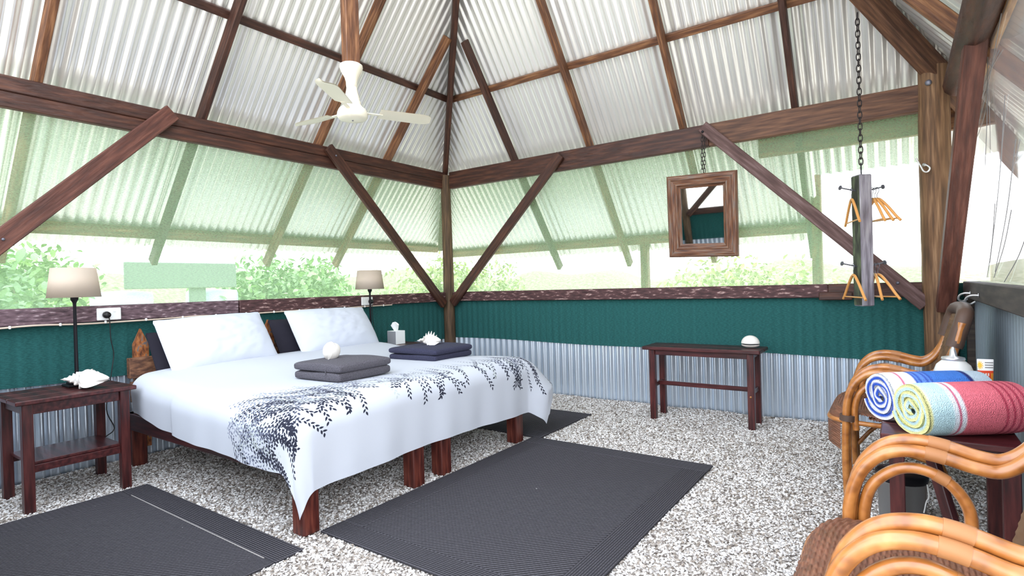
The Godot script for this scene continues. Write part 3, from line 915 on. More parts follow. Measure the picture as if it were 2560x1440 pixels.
func build_nightstand(x: float, z: float) -> Node3D:
	var n := thing("nightstand", "dark red timber nightstand with a low shelf, carrying the conch shell", "nightstand", v3(x, 0, z), "nightstands beside the bed")
	for i in 2:
		for j in 2:
			var px := 0.19 if i else -0.19
			var pz := 0.225 if j else -0.225
			box_part(n, "leg", v3(px - 0.024, 0.0, pz - 0.024), v3(px + 0.024, 0.588, pz + 0.024), mats.jarrah_upright, 0.003)
	for k in 3:
		box_part(n, "top_board", v3(-0.24 + k * 0.161, 0.588, -0.28), v3(-0.24 + k * 0.161 + 0.158, 0.612, 0.28), mats.jarrah, 0.004)
	for s in [-1.0, 1.0]:
		box_part(n, "apron", v3(s * 0.19 - 0.01, 0.53, -0.201), v3(s * 0.19 + 0.01, 0.587, 0.201), mats.jarrah, 0.002)
		box_part(n, "apron", v3(-0.166, 0.53, s * 0.225 - 0.01), v3(0.166, 0.587, s * 0.225 + 0.01), mats.jarrah, 0.002)
		box_part(n, "shelf_rail", v3(s * 0.185 - 0.01, 0.215, -0.201), v3(s * 0.185 + 0.01, 0.255, 0.201), mats.jarrah, 0.002)
	box_part(n, "shelf", v3(-0.18, 0.255, -0.215), v3(0.18, 0.272, 0.215), mats.jarrah, 0.003)
	return n

func build_lamp() -> Node3D:
	var l := thing("table_lamp", "tall black lamp with a pale linen shade on the nightstand with the conch shell", "lamp", v3(0.2, 0.613, 3.635), "bedside lamps")
	var st := tool(false)
	cbox(st, v3(0.12, 0.014, 0.12), 0.003, at(0, 0.007, 0))
	cbox(st, v3(0.085, 0.014, 0.085), 0.003, at(0, 0.021, 0))
	lathe(st, [Vector2(0.03, 0.027), Vector2(0.024, 0.04), Vector2(0.011, 0.055)], 16)
	part(l, "base", st, mats.dark_metal)
	var p := tool(false)
	lathe(p, [Vector2(0.0105, 0.05), Vector2(0.0085, 0.5), Vector2(0.012, 0.51), Vector2(0.02, 0.525), Vector2(0.02, 0.545), Vector2(0.0, 0.547)], 14)
	part(l, "pole", p, mats.dark_metal)
	var s := tool(false)
	lathe(s, [Vector2(0.131, 0.539), Vector2(0.134, 0.538), Vector2(0.112, 0.716), Vector2(0.109, 0.715)], 40)
	var inner := tool(false)
	lathe(inner, [Vector2(0.109, 0.715), Vector2(0.131, 0.539)], 40)
	part(l, "shade", s, mats.shade_linen)
	part(l, "shade_lining", inner, mats.shade_linen)
	var sp := tool(false)
	for k in 3:
		tube(sp, line(v3(0, 0.56, 0), v3(0.131 * cos(k * TAU / 3), 0.545, 0.131 * sin(k * TAU / 3))), 0.002, 5)
	lathe(sp, [Vector2(0.0, 0.54), Vector2(0.014, 0.545), Vector2(0.014, 0.6), Vector2(0.0, 0.6)], 10)
	part(l, "shade_carrier", sp, mats.dark_metal)
	return l

func build_bedside() -> void:
	var n := build_nightstand(0.295, 3.72)
	dup(n, "dark red timber nightstand beyond the bed, mostly hidden, under the tissue box", at(0.295, 0, 1.175))
	var l := build_lamp()
	dup(l, "tall black lamp with a pale linen shade behind the tissue box", at(0.2, 0.613, 1.345))
	# sockets, plugs and cords
	for k in 2:
		var z := 3.395 if k == 0 else 1.225
		var s := thing("power_outlet", ["white double power outlet with a black plug above the nightstand with the shell", "white power outlet under the lamp behind the tissue box"][k], "outlet", v3(0.006, 1.035, z), "power outlets on the left rail")
		box_part(s, "plate", v3(0, -0.04, -0.068), v3(0.016, 0.04, 0.068), mats.white_plastic, 0.004)
		for q in [-0.03, 0.03]:
			box_part(s, "switch", v3(0.016, 0.012, q - 0.008), v3(0.02, 0.028, q + 0.008), mats.white_plastic, 0.002)
		var c := thing("lamp_cord", ["black lamp cord and plug hanging from the outlet above the conch shell", "black plug and cord in the outlet behind the tissue box"][k], "cord", v3(0.022, 1.03, z + (0.02 if k == 0 else -0.03)))
		var pl := tool(false)
		lathe(pl, [Vector2(0.0, 0.0), Vector2(0.021, 0.0), Vector2(0.023, 0.012), Vector2(0.02, 0.03), Vector2(0.0, 0.032)], 18, Transform3D(Basis(Vector3(0, 1, 0), Vector3(1, 0, 0), Vector3(0, 0, -1)), Vector3.ZERO))
		part(c, "plug", pl, mats.black_plastic)
		var cd := tool(false)
		tube(cd, curve([v3(0.015, -0.015, -0.012), v3(0.014, -0.05, -0.016), v3(0.01, -0.16, -0.02), v3(0.006, -0.26, -0.035), v3(0.012, -0.36, -0.02), v3(0.014, -0.43, -0.01), v3(0.02, -0.62, 0.02), v3(0.02, -0.75, -0.02), v3(0.05, -0.79, 0.04)], 6), 0.0032, 6)
		part(c, "cable", cd, mats.black_plastic)
	var w := thing("wiring_cable", "thin beige cable clipped along the lower edge of the left rail", "cable", v3(0.012, 0.983, 0.9))
	var ct := tool(false)
	var pts := []
	for i in 16: pts.append(v3(0.0, 0.004 * sin(i * 1.7) - 0.004 * (i % 2), i * 0.24))
	tube(ct, curve(pts, 4), 0.0062, 6)
	part(w, "cable_run", ct, mats.cable_plastic)
	for i in 15:
		box_part(w, "cable_clip", v3(-0.004, -0.009, 0.11 + i * 0.24), v3(0.010, 0.010, 0.122 + i * 0.24), mats.white_plastic, 0.003)
	# the tissue box
	var t := thing("tissue_box", "white and grey cube of tissues with one tissue pulled up, beside the lamp", "tissue box", v3(0.295, 0.613, 1.115))
	box_part(t, "carton", v3(-0.06, 0, -0.06), v3(0.06, 0.128, 0.06), mats.card_white, 0.002)
	box_part(t, "grey_side", v3(-0.058, 0.002, 0.060), v3(0.058, 0.126, 0.0615), mats.card_grey, 0.0005)
	var ts := tool(false)
	sheet(ts, 14, 18, func(u: float, v: float) -> Vector3:
		var a := TAU * v
		var r := lerpf(0.016, 0.046, pow(u, 0.8)) * (1.0 + 0.22 * sin(a * 3.0))
		return Vector3(cos(a) * r * 0.35, 0.122 + u * 0.075 + 0.018 * u * sin(a * 2.0 + 0.6), sin(a) * r + 0.018 * u), false)
	part(t, "tissue", ts, mats.tissue)

func build_bench() -> void:
	var b := thing("bench_table", "narrow dark red timber console table against the back wall, smooth shell on its end", "table", v3(2.99, 0, 0.285))
	for x in [-0.385, 0.385]:
		for z in [-0.115, 0.115]:
			box_part(b, "leg", v3(x - 0.024, 0, z - 0.024), v3(x + 0.024, 0.58, z + 0.024), mats.jarrah_upright, 0.003)
		box_part(b, "side_stretcher", v3(x - 0.012, 0.265, -0.09), v3(x + 0.012, 0.30, 0.09), mats.jarrah, 0.003)
		box_part(b, "side_apron", v3(x - 0.01, 0.54, -0.09), v3(x + 0.01, 0.58, 0.09), mats.jarrah, 0.002)
	for k in 2:
		box_part(b, "top_board", v3(-0.46, 0.58, -0.165 + k * 0.166), v3(0.46, 0.609, -0.165 + k * 0.166 + 0.163), mats.jarrah, 0.006)
	for z in [-0.115, 0.115]:
		box_part(b, "apron", v3(-0.36, 0.538, z - 0.009), v3(0.36, 0.58, z + 0.009), mats.jarrah, 0.002)
	box_part(b, "stretcher", v3(-0.375, 0.27, -0.012), v3(0.375, 0.305, 0.012), mats.jarrah, 0.003)
	var dw := tool(false)
	lathe(dw, [Vector2(0.008, 0), Vector2(0.008, 0.004), Vector2(0, 0.005)], 10, Transform3D(Basis(Vector3(1, 0, 0), Vector3(0, 0, 1), Vector3(0, -1, 0)), v3(0.385, 0.255, 0.139)))
	part(b, "dowel_end", dw, mats.cane_binding)

func build_rugs() -> void:
	var spots := [
		["dark charcoal woven rug along the foot of the bed, mid floor", v3(2.70, 0, 2.33), 1.31, 1.86],
		["dark charcoal woven rug with pale stitching in front of the shell nightstand", v3(1.355, 0, 4.12), 1.57, 1.42],
		["dark charcoal woven rug beyond the bed, partly under its far corner", v3(1.335, 0, 0.975), 1.53, 0.84],
	]
	for k in 3:
		var q: Array = spots[k]
		var o := thing("rug", q[0], "rug", q[1] + v3(0, 0.004, 0), "charcoal woven rugs")
		var w: float = q[2]
		var d: float = q[3]
		var bd := 0.14
		var fs := tool()
		cbox(fs, v3(w - 2 * bd, 0.010, d - 2 * bd), 0.003, at(0, 0.005, 0))
		part(o, "field", fs, mats.rug_field)
		for s in [-1.0, 1.0]:
			var a := tool()
			cbox(a, v3(w, 0.011, bd - 0.002), 0.003)
			part(o, "border", a, mats.rug_border, at(0, 0.0055, s * (d - bd) / 2))
			var c := tool()
			cbox(c, v3(d - 2 * bd, 0.011, bd - 0.002), 0.003)
			part(o, "border", c, mats.rug_border, at(s * (w - bd) / 2, 0.0055, 0, PI / 2))
		if k == 1:
			for s in [-1.0, 1.0]:
				var th := tool(false)
				tube(th, line(v3(-w / 2 + bd, 0.012, s * (d / 2 - bd)), v3(w / 2 - 0.07, 0.012, s * (d / 2 - bd) + 0.006), 4), 0.003, 5)
				part(o, "stitching", th, mats.rug_thread)

# ---------------------------------------------------------------- cane chairs, table, towels

func build_chair() -> Node3D:
	var c := thing("cane_armchair", "rattan armchair with looped arms and dark woven seat, nearest the camera", "armchair", v3(4.18, 0, 3.285), "rattan armchairs by the right wall")
	var arm := [v3(0.0, 0.0, 0), v3(-0.005, 0.2, 0), v3(0.0, 0.42, 0), v3(0.008, 0.52, 0), v3(0.035, 0.60, 0), v3(0.085, 0.655, 0), v3(0.15, 0.675, 0), v3(0.22, 0.668, 0), v3(0.29, 0.65, 0), v3(0.345, 0.65, 0), v3(0.40, 0.70, 0), v3(0.44, 0.79, 0), v3(0.475, 0.93, 0)]
	var loop := [v3(0.04, 0.36, 0), v3(0.035, 0.46, 0), v3(0.055, 0.545, 0), v3(0.11, 0.60, 0), v3(0.17, 0.612, 0), v3(0.23, 0.585, 0), v3(0.268, 0.53, 0), v3(0.275, 0.465, 0), v3(0.255, 0.40, 0)]
	for s in [-1.0, 1.0]:
		var z: float = s * 0.315
		for k in [-1.0, 1.0]:
			var st := tool(false)
			var pts := []
			for p in arm: pts.append(p + v3(-0.004 * k, -0.0125 * k, z + 0.0125 * k))
			tube(st, curve(pts, 7), 0.0175, 12)
			part(c, "arm_pole", st, mats.rattan)
		var lt := tool(false)
		var lp := []
		for p in loop: lp.append(p + v3(0, 0, z))
		tube(lt, curve(lp, 7), 0.0155, 12)
		part(c, "arm_loop", lt, mats.rattan)
		# bindings of split cane where loop and arm meet
		var bt := tool(false)
		for k in [-1.0, 1.0]:
			tube(bt, curve([v3(0.183, 0.674, z), v3(0.205, 0.671, z), v3(0.228, 0.666, z)].map(func(p: Vector3) -> Vector3: return p + v3(-0.004 * k, -0.0125 * k, 0.0125 * k)), 3), 0.0188, 14)
		part(c, "binding", bt, mats.cane_binding)
		var bl := tool(false)
		tube(bl, line(v3(0.20, 0.603, z), v3(0.228, 0.588, z), 3), 0.0172, 12)
		part(c, "binding", bl, mats.cane_binding)
		var bq := tool(false)
		tube(bq, line(v3(0.002, 0.405, z), v3(0.004, 0.435, z), 3), 0.0365, 14)
		part(c, "binding", bq, mats.dark_binding)
		var leg := tool(false)
		tube(leg, curve([v3(0.30, 0.40, z * 0.95), v3(0.36, 0.2, z * 0.97), v3(0.43, 0.0, z)], 6), 0.016, 10)
		part(c, "back_leg", leg, mats.rattan)
		var str := tool(false)
		tube(str, curve([v3(0.01, 0.13, z), v3(0.10, 0.24, z * 0.98), v3(0.2, 0.27, z * 0.96), v3(0.34, 0.24, z * 0.96)], 6), 0.012, 8)
		part(c, "side_stretcher", str, mats.rattan)
	# woven seat: a waterfall front, rows of dark cane over and under
	var w := 0.302
	var shape := func(u: float, v: float) -> Vector3:
		# u from under the front edge over the top to the back; v across
		var d := u * 0.66
		var x := 0.0
		var y := 0.0
		if d < 0.13:
			x = -0.098
			y = 0.265 + d
		elif d < 0.13 + 0.05 * PI / 2:
			var a := (d - 0.13) / 0.05
			x = -0.098 + 0.05 * (1.0 - cos(a))
			y = 0.395 + 0.05 * sin(a) * 1.3
		else:
			x = -0.048 + (d - 0.13 - 0.0785)
			y = 0.46 - 0.035 * smoothstep(-0.065, 0.2, x)
		var c2 := v * 2.0 - 1.0
		var round := 0.07 * pow(absf(c2), 5.0) * (1.0 if x < 0.1 else 0.3)
		y -= 0.022 * pow(absf(c2), 9.0)
		return Vector3(x + (round if d < 0.35 else 0.0), y - 0.012 * (1.0 - c2 * c2), c2 * w)
	var st := tool(false)
	var nu := 330
	var nv := 132
	sheet(st, nu, nv, func(u: float, v: float) -> Vector3:
		var p: Vector3 = shape.call(u, v)
		var i := u * 55.0
		var j := v * 33.0
		var row := absf(sin(PI * i))
		var over := 0.5 + 0.5 * sin(PI * j) * (1.0 if int(i) % 2 == 0 else -1.0)
		return p + Vector3(-1.0 if u < 0.22 else 0.0, 0.0 if u < 0.22 else 1.0, 0) * 0.0042 * (row * (0.6 + over)), false, false,
		func(u: float, v: float) -> Color:
			var n := 0.75 + 0.5 * fposmod(sin(floor(u * 55.0) * 12.9 + floor(v * 16.5) * 78.2) * 437.5, 1.0)
			return lin(rgb(116, 76, 56)) * n)
	part(c, "woven_seat", st, mats.wicker_weave)
	var fr := tool(false)
	tube(fr, curve([v3(-0.06, 0.40, -w + 0.02), v3(-0.085, 0.395, 0), v3(-0.06, 0.40, w - 0.02), v3(0.2, 0.385, w - 0.01), v3(0.38, 0.375, w - 0.04), v3(0.39, 0.375, 0), v3(0.38, 0.375, -w + 0.04), v3(0.2, 0.385, -w + 0.01)], 5, true), 0.013, 8, -1.0, true)
	part(c, "seat_frame", fr, mats.rattan)
	# woven back with a thick plaited rim
	var bk := tool(false)
	sheet(bk, 70, 60, func(u: float, v: float) -> Vector3:
		var c2 := v * 2.0 - 1.0
		var i := u * 24.0
		var j := v * 20.0
		var wv := 0.0035 * absf(sin(PI * i)) * (0.55 + 0.5 + 0.5 * sin(PI * j) * (1.0 if int(i) % 2 == 0 else -1.0))
		return v3(lerpf(0.335, 0.47, u) + 0.02 * (1.0 - c2 * c2) - wv, lerpf(0.40, 0.93, u), c2 * 0.275), true, false,
		func(u: float, v: float) -> Color:
			var n := 0.75 + 0.5 * fposmod(sin(floor(u * 24.0) * 12.9 + floor(v * 10.0) * 78.2) * 437.5, 1.0)
			return lin(rgb(112, 84, 58)) * n)
	part(c, "woven_back", bk, mats.wicker_weave)
	var rim := tool(false)
	tube(rim, curve([v3(0.44, 0.80, -0.312), v3(0.478, 0.93, -0.30), v3(0.49, 0.96, -0.22), v3(0.50, 0.965, 0), v3(0.49, 0.96, 0.22), v3(0.478, 0.93, 0.30), v3(0.44, 0.80, 0.312)], 7), 0.034, 12, -1.0, false, 0.03)
	part(c, "plaited_rim", rim, mats.dark_binding)
	return c

func towel_roll(called: String, label: String, at_: Vector3, dir: Vector3, length: float, radius: float, tint: Callable, edge: Callable) -> void:
	var o := thing(called, label, "towel", at_)
	var x := dir.normalized()
	o.basis = basis_along(x, Vector3.UP)
	# a rolled strip: a spiral of cloth with thickness, swept along x
	var turns := 3.3
	var gap := radius / (turns + 0.6)
	var thick := gap * 0.93
	var spiral := func(t: float, side: float) -> Vector2:
		var a := -TAU * turns * t - 0.9
		var r := gap * 0.55 + gap * turns * t + side * thick / 2.0
		return Vector2(cos(a) * r * 1.06, sin(a) * r * 0.96 * (1.0 if sin(a) > -0.8 else 0.985))
	var st := tool(false)
	for s in [1.0, -1.0]:
		sheet(st, 150, 46, func(u: float, v: float) -> Vector3:
			var p: Vector2 = spiral.call(u, s)
			var ragged := 0.006 * sin(u * 21.0) + 0.004 * sin(u * 50.0)
			var puff := 1.0 - 0.05 * pow(absf(v * 2.0 - 1.0), 6.0)
			return Vector3(v * length + ragged * (1.0 - v), p.y * puff, p.x * puff), s > 0.0, false,
			func(_u: float, v: float) -> Color: return lin(tint.call(v * length)))
	sheet(st, 150, 3, func(u: float, v: float) -> Vector3:
		var p: Vector2 = spiral.call(u, v * 2.0 - 1.0)
		var ragged := 0.006 * sin(u * 21.0) + 0.004 * sin(u * 50.0)
		return Vector3(ragged - 0.003 * sin(v * PI), p.y * 0.95, p.x * 0.95), false, false,
		func(u: float, v: float) -> Color: return lin(edge.call(u, v)))
	for v in [0.0, 1.0]:
		sheet(st, 1, 150, func(a: float, u: float) -> Vector3:
			var p: Vector2 = spiral.call(u, a * 2.0 - 1.0)
			return Vector3(length * 0.999, p.y * 0.95, p.x * 0.95), v > 0.5, false,
			func(_a: float, _u: float) -> Color: return lin(tint.call(length)))
		break
	part(o, "rolled_cloth", st, mats.striped_terry)

func build_right_side() -> void:
	var c := build_chair()
	dup(c, "rattan armchair with a dark plaited back in the far corner under the round post", at(4.075, 0, 1.225))
	# the table between the chairs
	var t := thing("side_table", "dark polished side table holding the two rolled beach towels", "table", v3(4.455, 0, 2.085))
	for k in 3:
		box_part(t, "top_board", v3(-0.215, 0.53, -0.275 + k * 0.184), v3(0.195, 0.553, -0.275 + k * 0.184 + 0.182), mats.jarrah, 0.004)
	for x in [-0.165, 0.16]:
		for z in [-0.225, 0.225]:
			box_part(t, "leg", v3(x - 0.024, 0, z - 0.024), v3(x + 0.024, 0.53, z + 0.024), mats.jarrah_upright, 0.003)
		box_part(t, "apron", v3(x - 0.01, 0.47, -0.2), v3(x + 0.01, 0.53, 0.2), mats.jarrah, 0.002)
	for z in [-0.225, 0.225]:
		box_part(t, "apron", v3(-0.14, 0.47, z - 0.01), v3(0.135, 0.53, z + 0.01), mats.jarrah, 0.002)
	var brace := tool()
	cbox(brace, v3(0.5, 0.05, 0.03), 0.003)
	part(t, "cross_brace", brace, mats.jarrah, Transform3D(basis_along(v3(0.10, -0.42, 0.12), Vector3.UP), v3(-0.02, 0.27, -0.1)))
	# towels: stripes run round the rolls at set distances from their ends
	var axis := v3(0.31, 0.0, -0.215)
	var pink := func(d: float) -> Color:
		if d < 0.012: return rgb(238, 234, 160)
		if d < 0.085: return rgb(196, 226, 230)
		if d < 0.10: return rgb(236, 240, 244)
		if d < 0.112: return rgb(206, 70, 106)
		if d < 0.124: return rgb(240, 240, 244)
		if d < 0.25 or d > 0.345: return rgb(236, 116, 128)
		return rgb(178, 48, 74) if fposmod(d, 0.024) < 0.008 else rgb(236, 116, 128)
	var pink_edge := func(u: float, v: float) -> Color: return rgb(238, 234, 158) if v > 0.62 else rgb(198, 228, 232)
	var blue := func(d: float) -> Color:
		if d < 0.05: return rgb(240, 240, 246)
		if d < 0.06: return rgb(206, 70, 106)
		if d < 0.10: return rgb(238, 240, 246)
		if d < 0.17: return rgb(50, 84, 176) if fposmod(d, 0.02) < 0.009 else rgb(96, 140, 216)
		if d < 0.31: return rgb(64, 122, 206)
		if d < 0.325: return rgb(30, 44, 112)
		return rgb(198, 214, 224)
	var blue_edge := func(u: float, v: float) -> Color: return rgb(242, 242, 248) if v > 0.66 else rgb(44, 84, 190)
	towel_roll("rolled_towel", "rolled pink and pale blue striped beach towel at the front of the side table", v3(4.335, 0.652, 2.325), axis, 0.375, 0.103, pink, pink_edge)
	towel_roll("rolled_towel", "rolled blue and white striped beach towel behind the pink rolled towel", v3(4.235, 0.655, 2.13), axis, 0.40, 0.105, blue, blue_edge)
	# sunscreen and canister
	var u := thing("sunscreen_tube", "small white and orange sunscreen tube standing behind the rolled towels", "tube", v3(4.595, 0.555, 1.865))
	u.rotation.y = 0.15
	var ts := tool(false)
	sheet(ts, 24, 8, func(a: float, b: float) -> Vector3:
		var g := TAU * a
		var flat := lerpf(0.017, 0.002, b)
		return v3(cos(g) * lerpf(0.021, 0.027, b), 0.02 + b * 0.215, sin(g) * flat), false, false)
	part(u, "tube_back", ts, mats.white_plastic)
	var tl := tool(false)
	sheet(tl, 12, 8, func(a: float, b: float) -> Vector3:
		var g := PI * (1.0 - a)
		var flat := lerpf(0.0178, 0.0028, b)
		return v3(cos(g) * lerpf(0.0214, 0.0274, b), 0.02 + b * 0.213, sin(g) * flat), false, false)
	var lab := tool(false)
	for i in 12:
		for j in 8:
			for q in [[0, 0], [1, 0], [1, 1], [0, 0], [1, 1], [0, 1]]:
				var a: float = (i + q[0]) / 12.0
				var b: float = (j + q[1]) / 8.0
				var g := PI * (1.0 - a)
				lab.set_uv(Vector2(a, 1.0 - b))
				lab.add_vertex(v3(cos(g) * lerpf(0.0214, 0.0274, b), 0.02 + b * 0.213, sin(g) * lerpf(0.0178, 0.0028, b)))
	part(u, "printed_front", lab, mats.tube_print)
	var cap := tool(false)
	lathe(cap, [Vector2(0.0, 0.0), Vector2(0.02, 0.0), Vector2(0.021, 0.02), Vector2(0.0, 0.022)], 18)
	part(u, "cap", cap, mats.white_plastic)
	var cn := thing("canister", "pale domed canister with a metal nozzle, behind the blue rolled towel", "canister", v3(4.49, 0.555, 1.885))
	var cs := tool(false)
	lathe(cs, [Vector2(0.0, 0.0), Vector2(0.066, 0.0), Vector2(0.07, 0.01), Vector2(0.071, 0.14), Vector2(0.068, 0.18), Vector2(0.058, 0.208), Vector2(0.040, 0.226), Vector2(0.034, 0.23)], 28)
	part(cn, "body", cs, mats.canister_white)
	var cr := tool(false)
	lathe(cr, [Vector2(0.036, 0.226), Vector2(0.042, 0.231), Vector2(0.040, 0.24), Vector2(0.014, 0.246), Vector2(0.010, 0.27), Vector2(0.004, 0.284), Vector2(0.0, 0.284)], 20)
	part(cn, "nozzle", cr, mats.pale_metal)
	# the tin under the table
	var b := thing("tin_bucket", "dull metal bin with a dark lid standing under the side table", "bin", v3(4.30, 0, 1.70))
	var bs := tool(false)
	lathe(bs, [Vector2(0.0, 0.004), Vector2(0.088, 0.004), Vector2(0.092, 0.012), Vector2(0.096, 0.18), Vector2(0.1, 0.184), Vector2(0.1, 0.192), Vector2(0.097, 0.196)], 30)
	part(b, "body", bs, mats.tin_metal)
	var ld := tool(false)
	lathe(ld, [Vector2(0.101, 0.19), Vector2(0.104, 0.2), Vector2(0.104, 0.224), Vector2(0.092, 0.234), Vector2(0.03, 0.242), Vector2(0.0, 0.243)], 30)
	part(b, "lid", ld, mats.dark_metal)
	var sg := tool(false)
	tube(sg, curve([v3(0.095, 0.2, 0.06), v3(0.1, 0.15, 0.075), v3(0.09, 0.13, 0.085), v3(0.08, 0.08, 0.09)], 6), 0.003, 6)
	part(b, "string", sg, mats.string_white)

# ---------------------------------------------------------------- hanging things

func link_mesh(long: float, wide: float, r: float) -> Mesh:
	var st := tool(false)
	var pts := []
	for k in 12:
		var a := TAU * k / 12.0
		pts.append(v3(cos(a) * wide / 2.0, clampf(sin(a) * 1.3, -1.0, 1.0) * (long / 2.0 - wide / 2.0) + sin(a) * wide / 2.0, 0))
	tube(st, curve(pts, 1, true), r, 6, -1.0, true)
	st.generate_normals()
	st.index()
	return st.commit()

func chain(parent: Node3D, top: Vector3, bottom: Vector3, pitch: float, wide: float, r: float) -> void:
	var c := Node3D.new()
	c.name = "chain"
	parent.add_child(c, true)
	var n := int(round(top.distance_to(bottom) / pitch))
	var m := link_mesh(pitch + r * 3.2, wide, r)
	for i in n:
		var p := bottom.lerp(top, (i + 0.5) / n)
		again(c, "link", m, mats.chain_metal, Transform3D(Basis(Vector3.UP, (0.35 if i % 2 == 0 else 0.35 + PI / 2) + rng.randf_range(-0.15, 0.15)), p))

func build_mirror() -> void:
	var tilt := 0.136
	var m := thing("hanging_mirror", "rectangular mirror in a deep moulded timber frame hung on a chain from the beam", "mirror", v3(2.945, 1.70, 0.055))
	m.basis = Basis(Vector3(0, 0, 1), -0.035) * Basis(Vector3(1, 0, 0), tilt)
	var w := 0.29
	var h := 0.352
	var prof := [Vector2(0.0, -0.015), Vector2(0.0, 0.024), Vector2(0.012, 0.034), Vector2(0.034, 0.036), Vector2(0.040, 0.030), Vector2(0.066, 0.026), Vector2(0.072, 0.031), Vector2(0.086, 0.03), Vector2(0.098, 0.014), Vector2(0.114, 0.006), Vector2(0.114, -0.015)]
	for side in 4:
		var st := tool()
		st.set_smooth_group(-1)
		var half := w if side % 2 == 0 else h
		var depth := h if side % 2 == 0 else w
		for i in prof.size():
			var a: Vector2 = prof[i]
			var b: Vector2 = prof[(i + 1) % prof.size()]
			# local: x along the bar, y inwards from the outer edge
			quad(st, v3(-half + a.x, -a.x, a.y), v3(half - a.x, -a.x, a.y), v3(half - b.x, -b.x, b.y), v3(-half + b.x, -b.x, b.y))
		part(m, "frame_bar", st, mats.mirror_frame_wood, Transform3D(Basis(Vector3(0, 0, 1), side * PI / 2) , Basis(Vector3(0, 0, 1), side * PI / 2) * v3(0, depth, 0)))
	box_part(m, "glass", v3(-w + 0.10, -h + 0.10, -0.006), v3(w - 0.10, h - 0.10, 0.001), mats.mirror_glass, 0.001)
	box_part(m, "backing", v3(-w + 0.02, -h + 0.02, -0.02), v3(w - 0.02, h - 0.02, -0.012), mats.block_wood, 0.002)
	var inv := m.transform.affine_inverse()
	for s in [0.0, 1.0]:
		chain(m, inv * v3(2.955 + s * 0.022, 2.40, 0.035), inv * v3(2.955 + s * 0.022, 2.06, 0.06 + s * 0.01), 0.034, 0.018, 0.0028)
	var nl := tool(false)
	lathe(nl, [Vector2(0.011, -0.05), Vector2(0.011, 0.004), Vector2(0.0, 0.005)], 10)
	part(m, "nail", nl, mats.dark_metal, inv * Transform3D(Basis(Vector3(1, 0, 0), Vector3(0, 0, 1), Vector3(0, -1, 0)), v3(2.965, 2.41, 0.052)))

func build_rack() -> void:
	var o := v3(4.11, 0.94, 0.35)
	var c := thing("coat_rack", "square grey timber coat rack with nails, hung on a long chain from the hip rafter", "coat rack", o)
	var turn := -0.92
	var st := tool()
	cbox(st, v3(0.90, 0.088, 0.088), 0.006, Transform3D(Basis(), v3(0.45, 0, 0)))
	var up := Basis(Vector3.UP, turn) * Basis(Vector3(0, 1, 0), Vector3(-1, 0, 0), Vector3(0, 0, 1))
	part(c, "square_post", st, mats.rack_wood, Transform3D(up, Vector3.ZERO))
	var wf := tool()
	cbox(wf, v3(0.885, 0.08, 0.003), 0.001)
	var mossy := part(c, "shaded_weathered_face", wf, mats.shaded_mossy_wood, Transform3D(up, up * v3(0.45, 0, 0.0445)))  # thin slab: weather stain plus the shade of this side, put into its colour
	mossy.set_meta("label", "mossy face of the post, green weather stain with shade put into its colour")
	var left := v3(-0.8, 0.0, 0.6)
	for y in [0.79, 0.27]:
		for s in [1.0, -1.0]:
			var n := tool(false)
			var d: Vector3 = (left * s + v3(0, 0.22, 0)).normalized()
			tube(n, line(left * s * 0.03 + v3(0, y, 0), left * s * 0.03 + v3(0, y, 0) + d * 0.12, 2), 0.005, 8)
			var e: Vector3 = left * s * 0.03 + v3(0, y, 0) + d * 0.12
			tube(n, line(e, e + d * 0.006), 0.016, 10)
			part(c, "nail", n, mats.nail_metal)
	var hk := tool(false)
	tube(hk, line(v3(0, 0.9, 0), v3(0, 0.985, 0), 2), 0.005, 6)
	part(c, "top_hook", hk, mats.dark_metal)
	chain(c, v3(0.0, 2.01, 0.0), v3(0, 0.975, 0), 0.040, 0.026, 0.0036)
	# hangers: hook over a nail, two sloping wooden arms and a bar
	var h := thing("clothes_hanger", "wooden clothes hanger alone on the upper nail at the dark side of the rack", "hanger", Vector3.ZERO, "wooden hangers on the rack")
	for s in [-1.0, 1.0]:
		var a := tool(false)
		tube(a, curve([v3(0, 0, 0), v3(s * 0.03, -0.012, 0), v3(s * 0.09, -0.068, 0), v3(s * 0.15, -0.135, 0), v3(s * 0.185, -0.168, 0)], 5), 0.0095, 8, 0.0085)
		part(h, "shoulder", a, mats.hanger_wood)
	var br := tool(false)
	tube(br, line(v3(-0.175, -0.152, 0), v3(0.175, -0.152, 0)), 0.005, 8)
	part(h, "bar", br, mats.hanger_wood)
	var k := tool(false)
	tube(k, curve([v3(0, 0, 0), v3(0, 0.03, 0), v3(0.012, 0.045, 0), v3(0.016, 0.062, 0), v3(0.004, 0.078, 0), v3(-0.014, 0.074, 0), v3(-0.02, 0.06, 0)], 4), 0.0022, 6)
	part(h, "hook", k, mats.nail_metal)
	var spots := [
		[left * 0.072, 0.79, 1.28, ""],
		[left * -0.075, 0.79, 1.17, "wooden clothes hanger closest to the post of three on the upper right nail"],
		[left * -0.092, 0.79, 0.98, "middle wooden clothes hanger of three on the upper right nail"],
		[left * -0.108, 0.79, 0.80, "outermost wooden clothes hanger of three on the upper right nail"],
		[left * 0.072, 0.27, 1.15, "wooden clothes hanger alone on the lower nail at the dark side of the rack"],
		[left * -0.080, 0.27, 1.34, "inner wooden clothes hanger of two on the lower right nail"],
		[left * -0.100, 0.27, 0.84, "outer wooden clothes hanger of two on the lower right nail"],
	]
	for i in spots.size():
		var q: Array = spots[i]
		var pos: Vector3 = o + q[0] + v3(0, q[1] - 0.055, 0)
		var xf := Transform3D(Basis(Vector3.UP, -q[2]), pos)
		if i == 0: h.transform = xf
		else: dup(h, q[3], xf)

